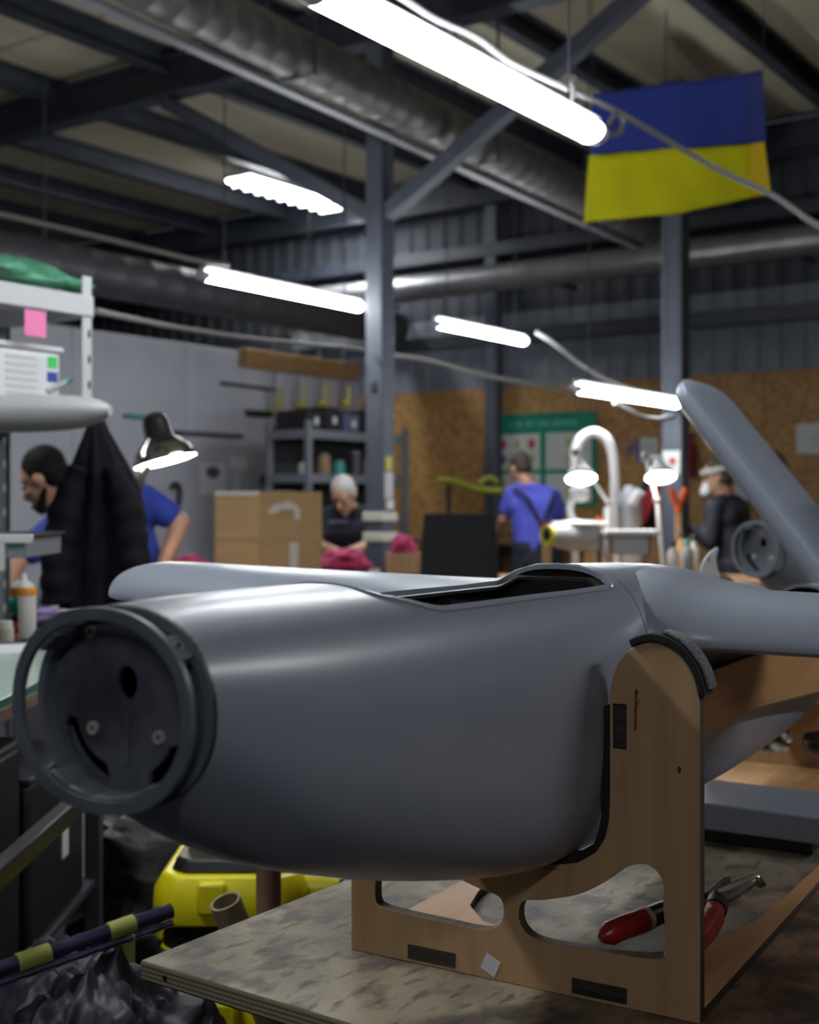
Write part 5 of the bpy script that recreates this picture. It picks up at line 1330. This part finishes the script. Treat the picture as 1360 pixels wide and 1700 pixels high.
bx('door', 'cabinet_grey', t, (0, -.165, 0), (w_ * .92, .012, h_ * .94), .003); bx('handle', 'rack_dark', t, (-w_ * .36, -.178, -.05), (.02, .02, .06), .004)
bx('sign', 'paper', t, (w_ * .14, -.173, h_ * .25), (.09, .003, .085))
for s_ in (-1, 1): MB().box((w_ * .14, -.176, h_ * .25), (.07, .003, .014), Matrix.Rotation(s_ * PI / 4, 3, 'Y')).build('cross_stroke', 'print_red', t, smooth=False)
t, w_, h_ = wsheet(1322, 704, 1392, 752, 'sheet_pale', 'pale poster with grey drawing at the right edge'); MB().ell((.02, -.008, -.03), (w_ * .22, .003, h_ * .25)).build('print', 'print_grey', t)
a = bwall(1153, 760); t = thing('red_extinguisher', 'red fire extinguisher on the wall beside the steel column', 'extinguisher', (a.x, Y1 - .10, a.z)); MB().lathe([(.04, -.17), (.045, -.16), (.045, .1), (.03, .14), (.015, .15), (.015, .17)], 18, cap=True).build('bottle', 'jacket_red', t); bx('valve', 'vac_black', t, (.0, -.0, .19), (.09, .03, .04), .004); bx('bracket', 'rack_dark', t, (0, .06, 0), (.03, .06, .05))
# red-striped coat hung in front of the column
p = P(1068, 800, 7.75); H2 = lambda y: CH - (y - HY) / F * 7.75
cx2 = hang_coat('work_coat', 'black and red work coat on a hook left of the steel column', 'coat', c2w((p.x, p.y, 0)), YAW, [(H2(890), .075, .06, .0), (H2(850), .075, .06, .004), (H2(825), .07, .05, .01), (H2(810), .05, .04, .015), (H2(798), .015, .02, .02)], 7, 'jacket_black', .15)
m = MB(); rs = [[Vector((.045 - .13 * u - .02, -.072, H2(808) + (H2(888) - H2(808)) * u)), Vector((.045 - .13 * u + .05, -.078, H2(808) + (H2(888) - H2(808)) * u)), Vector((.045 - .13 * u + .05, -.066, H2(808) + (H2(888) - H2(808)) * u)), Vector((.045 - .13 * u - .02, -.060, H2(808) + (H2(888) - H2(808)) * u))] for u in [k / 8 * .78 for k in range(9)]]
m.rings(rs); m.build('red_panel', 'jacket_red', cx2)
bx('coat_stand', 'rack_grey', cx2, (.02, .05, H2(805) / 2), (.03, .03, H2(805)), .003)
# grey hood and orange clamp, bottles, red cap
O = P(1045, 930, 7.55); O.z = BT - .0; t = thing('grey_canister', 'grey canister with a white nozzle behind the foam slab', 'canister', c2w(O), YAW); MB().lathe([(.07, 0), (.075, .01), (.075, P(0, 835, 7.5).z - BT), (.05, P(0, 818, 7.5).z - BT), (.02, P(0, 806, 7.5).z - BT)], 24, cap=True).build('body', 'cabinet_grey', t); MB().tube([Vector((0, -.08, P(0, 838, 7.5).z - BT)), Vector((.05, -.10, P(0, 815, 7.5).z - BT))], .03, 12).build('nozzle', 'lamp_white', t)
O = P(1125, 930, 7.4); O.z = BT; t = thing('orange_clamp', 'orange spring clamp on a stand in front of the steel column', 'clamp', c2w(O), YAW); po = lambda x, y: P(x, y, 7.4) - O
MB().tube([po(1114, 810), po(1119, 828), po(1127, 838)], .020, 12).build('clamp_arm', 'orange', t); MB().tube([po(1139, 810), po(1133, 828), po(1127, 838)], .020, 12).build('clamp_arm', 'orange', t); MB().tube([po(1127, 836), po(1126, 850)], .022, 12).build('clamp_body', 'orange', t)
q = po(1126, 850); MB().bar((q.x, q.y, 0), (q.x, q.y, q.z), .03, .03, (0, 1, 0)).build('stand', 'wood_pale', t)
for (px, py, Y, mm, lb, hh) in ((1142, 912, 7.05, 'grey_bag', 'clear bottle with a teal cap in front of the masked man', .14), (1152, 905, 7.2, 'cable_tie', 'cream bottle beside the masked man', .13), (1118, 915, 7.0, 'lamp_white', 'white bottle at the end of the repair bench', .10), (1132, 900, 7.3, 'wood_pale', 'tan bottle at the end of the repair bench', .16)):
    p = P(px, py, Y); t = thing('bottle', lb, 'bottle', c2w((p.x, p.y, BT)), YAW, 'bottles on the repair bench'); h_ = p.z - BT + .05
    MB().lathe([(.03, 0), (.034, .006), (.034, h_ * .7), (.015, h_ * .85), (.014, h_ * .92)], 18, cap=True).build('bottle_body', mm, t); MB().lathe([(.018, h_ * .9), (.018, h_), (.014, h_ * 1.03)], 14, cap=True).build('cap', 'teal_thing' if 'teal' in lb else 'rack_dark', t)
bx('bench_extension', 'wood_pale', bb, (.75, 0, BT - .02), (.2, .8, .04), .004)
p = P(1273, 845, 9.4); t = thing('red_helmet', 'red and white helmet with a dark top on a stand behind the masked man', 'helmet', c2w((p.x, p.y, 0)), YAW)
MB().ell((0, 0, p.z), (.085, .10, .075)).build('shell', 'jacket_red', t); MB().ell((.04, -.075, p.z - .015), (.04, .03, .025)).build('visor', 'lamp_white', t); MB().ell((-.01, 0, p.z + .065), (.07, .08, .04)).build('dark_top', 'vac_black', t); MB().cyl((0, 0, 0), (0, 0, p.z - .05), .02, n=12).build('stand', 'rack_dark', t)

# ------------------------------------------------------------------ second drone fuselage
SC = 1.29; D2A = math.radians(-26.5)          # nose points left
nose_local = Vector((0, -.692, NZ)) * SC
pn = P(1254, 912, 4.4); tz2 = pn.z - NZ * SC
d2rot = YAW - math.radians(62)
nl = Matrix.Rotation(d2rot, 3, 'Z') @ nose_local
d2 = thing('grey_fuselage', 'second grey drone fuselage with a round nose ring at the right edge', 'drone', c2w((pn.x, pn.y, 0)) - Vector((nl.x, nl.y, 0)) + Vector((0, 0, tz2)), d2rot)
d2.scale = (SC, SC, SC)
for o in list(dr.children):
    if o.name.split('.')[0] in ('front_fuselage', 'nose_ring', 'nose_flange', 'nose_seal', 'nose_bulkhead', 'joint_seal'): copy_tree(o, d2)
m = MB(); m.rings([section(s, grow=-.003) for s in (.150, .157)]); m.build('end_cover', 'dark_inside', d2)
c2_ = thing('plywood_stand', 'plywood stand under the second drone fuselage', 'stand', d2.location, d2rot); c2_.scale = (SC, SC, SC)
prism('front_plate', outline, [cut, cutl], TH, lambda x, z, d: Vector((x, d, z)), 'plywood', c2_, 0, 'plywood_edge')
prism('rear_plate', outline, [cut, cutl], TH, lambda x, z, d: Vector((x, d + .12, z)), 'plywood', c2_, 0, 'plywood_edge')
v = d2.location; t = thing('drone_table', 'table carrying the second drone fuselage', 'table', (v.x, v.y, 0), d2rot)
bx('table_top', 'bench_wood', t, (0, -.15, tz2 - .0155), (.9, 1.5, .03), .004)
for x in (-.4, .4):
    for y in (-.8, .5): bx('leg', 'rack_dark', t, (x, y, (tz2 - .031) / 2), (.05, .05, tz2 - .031), .003)
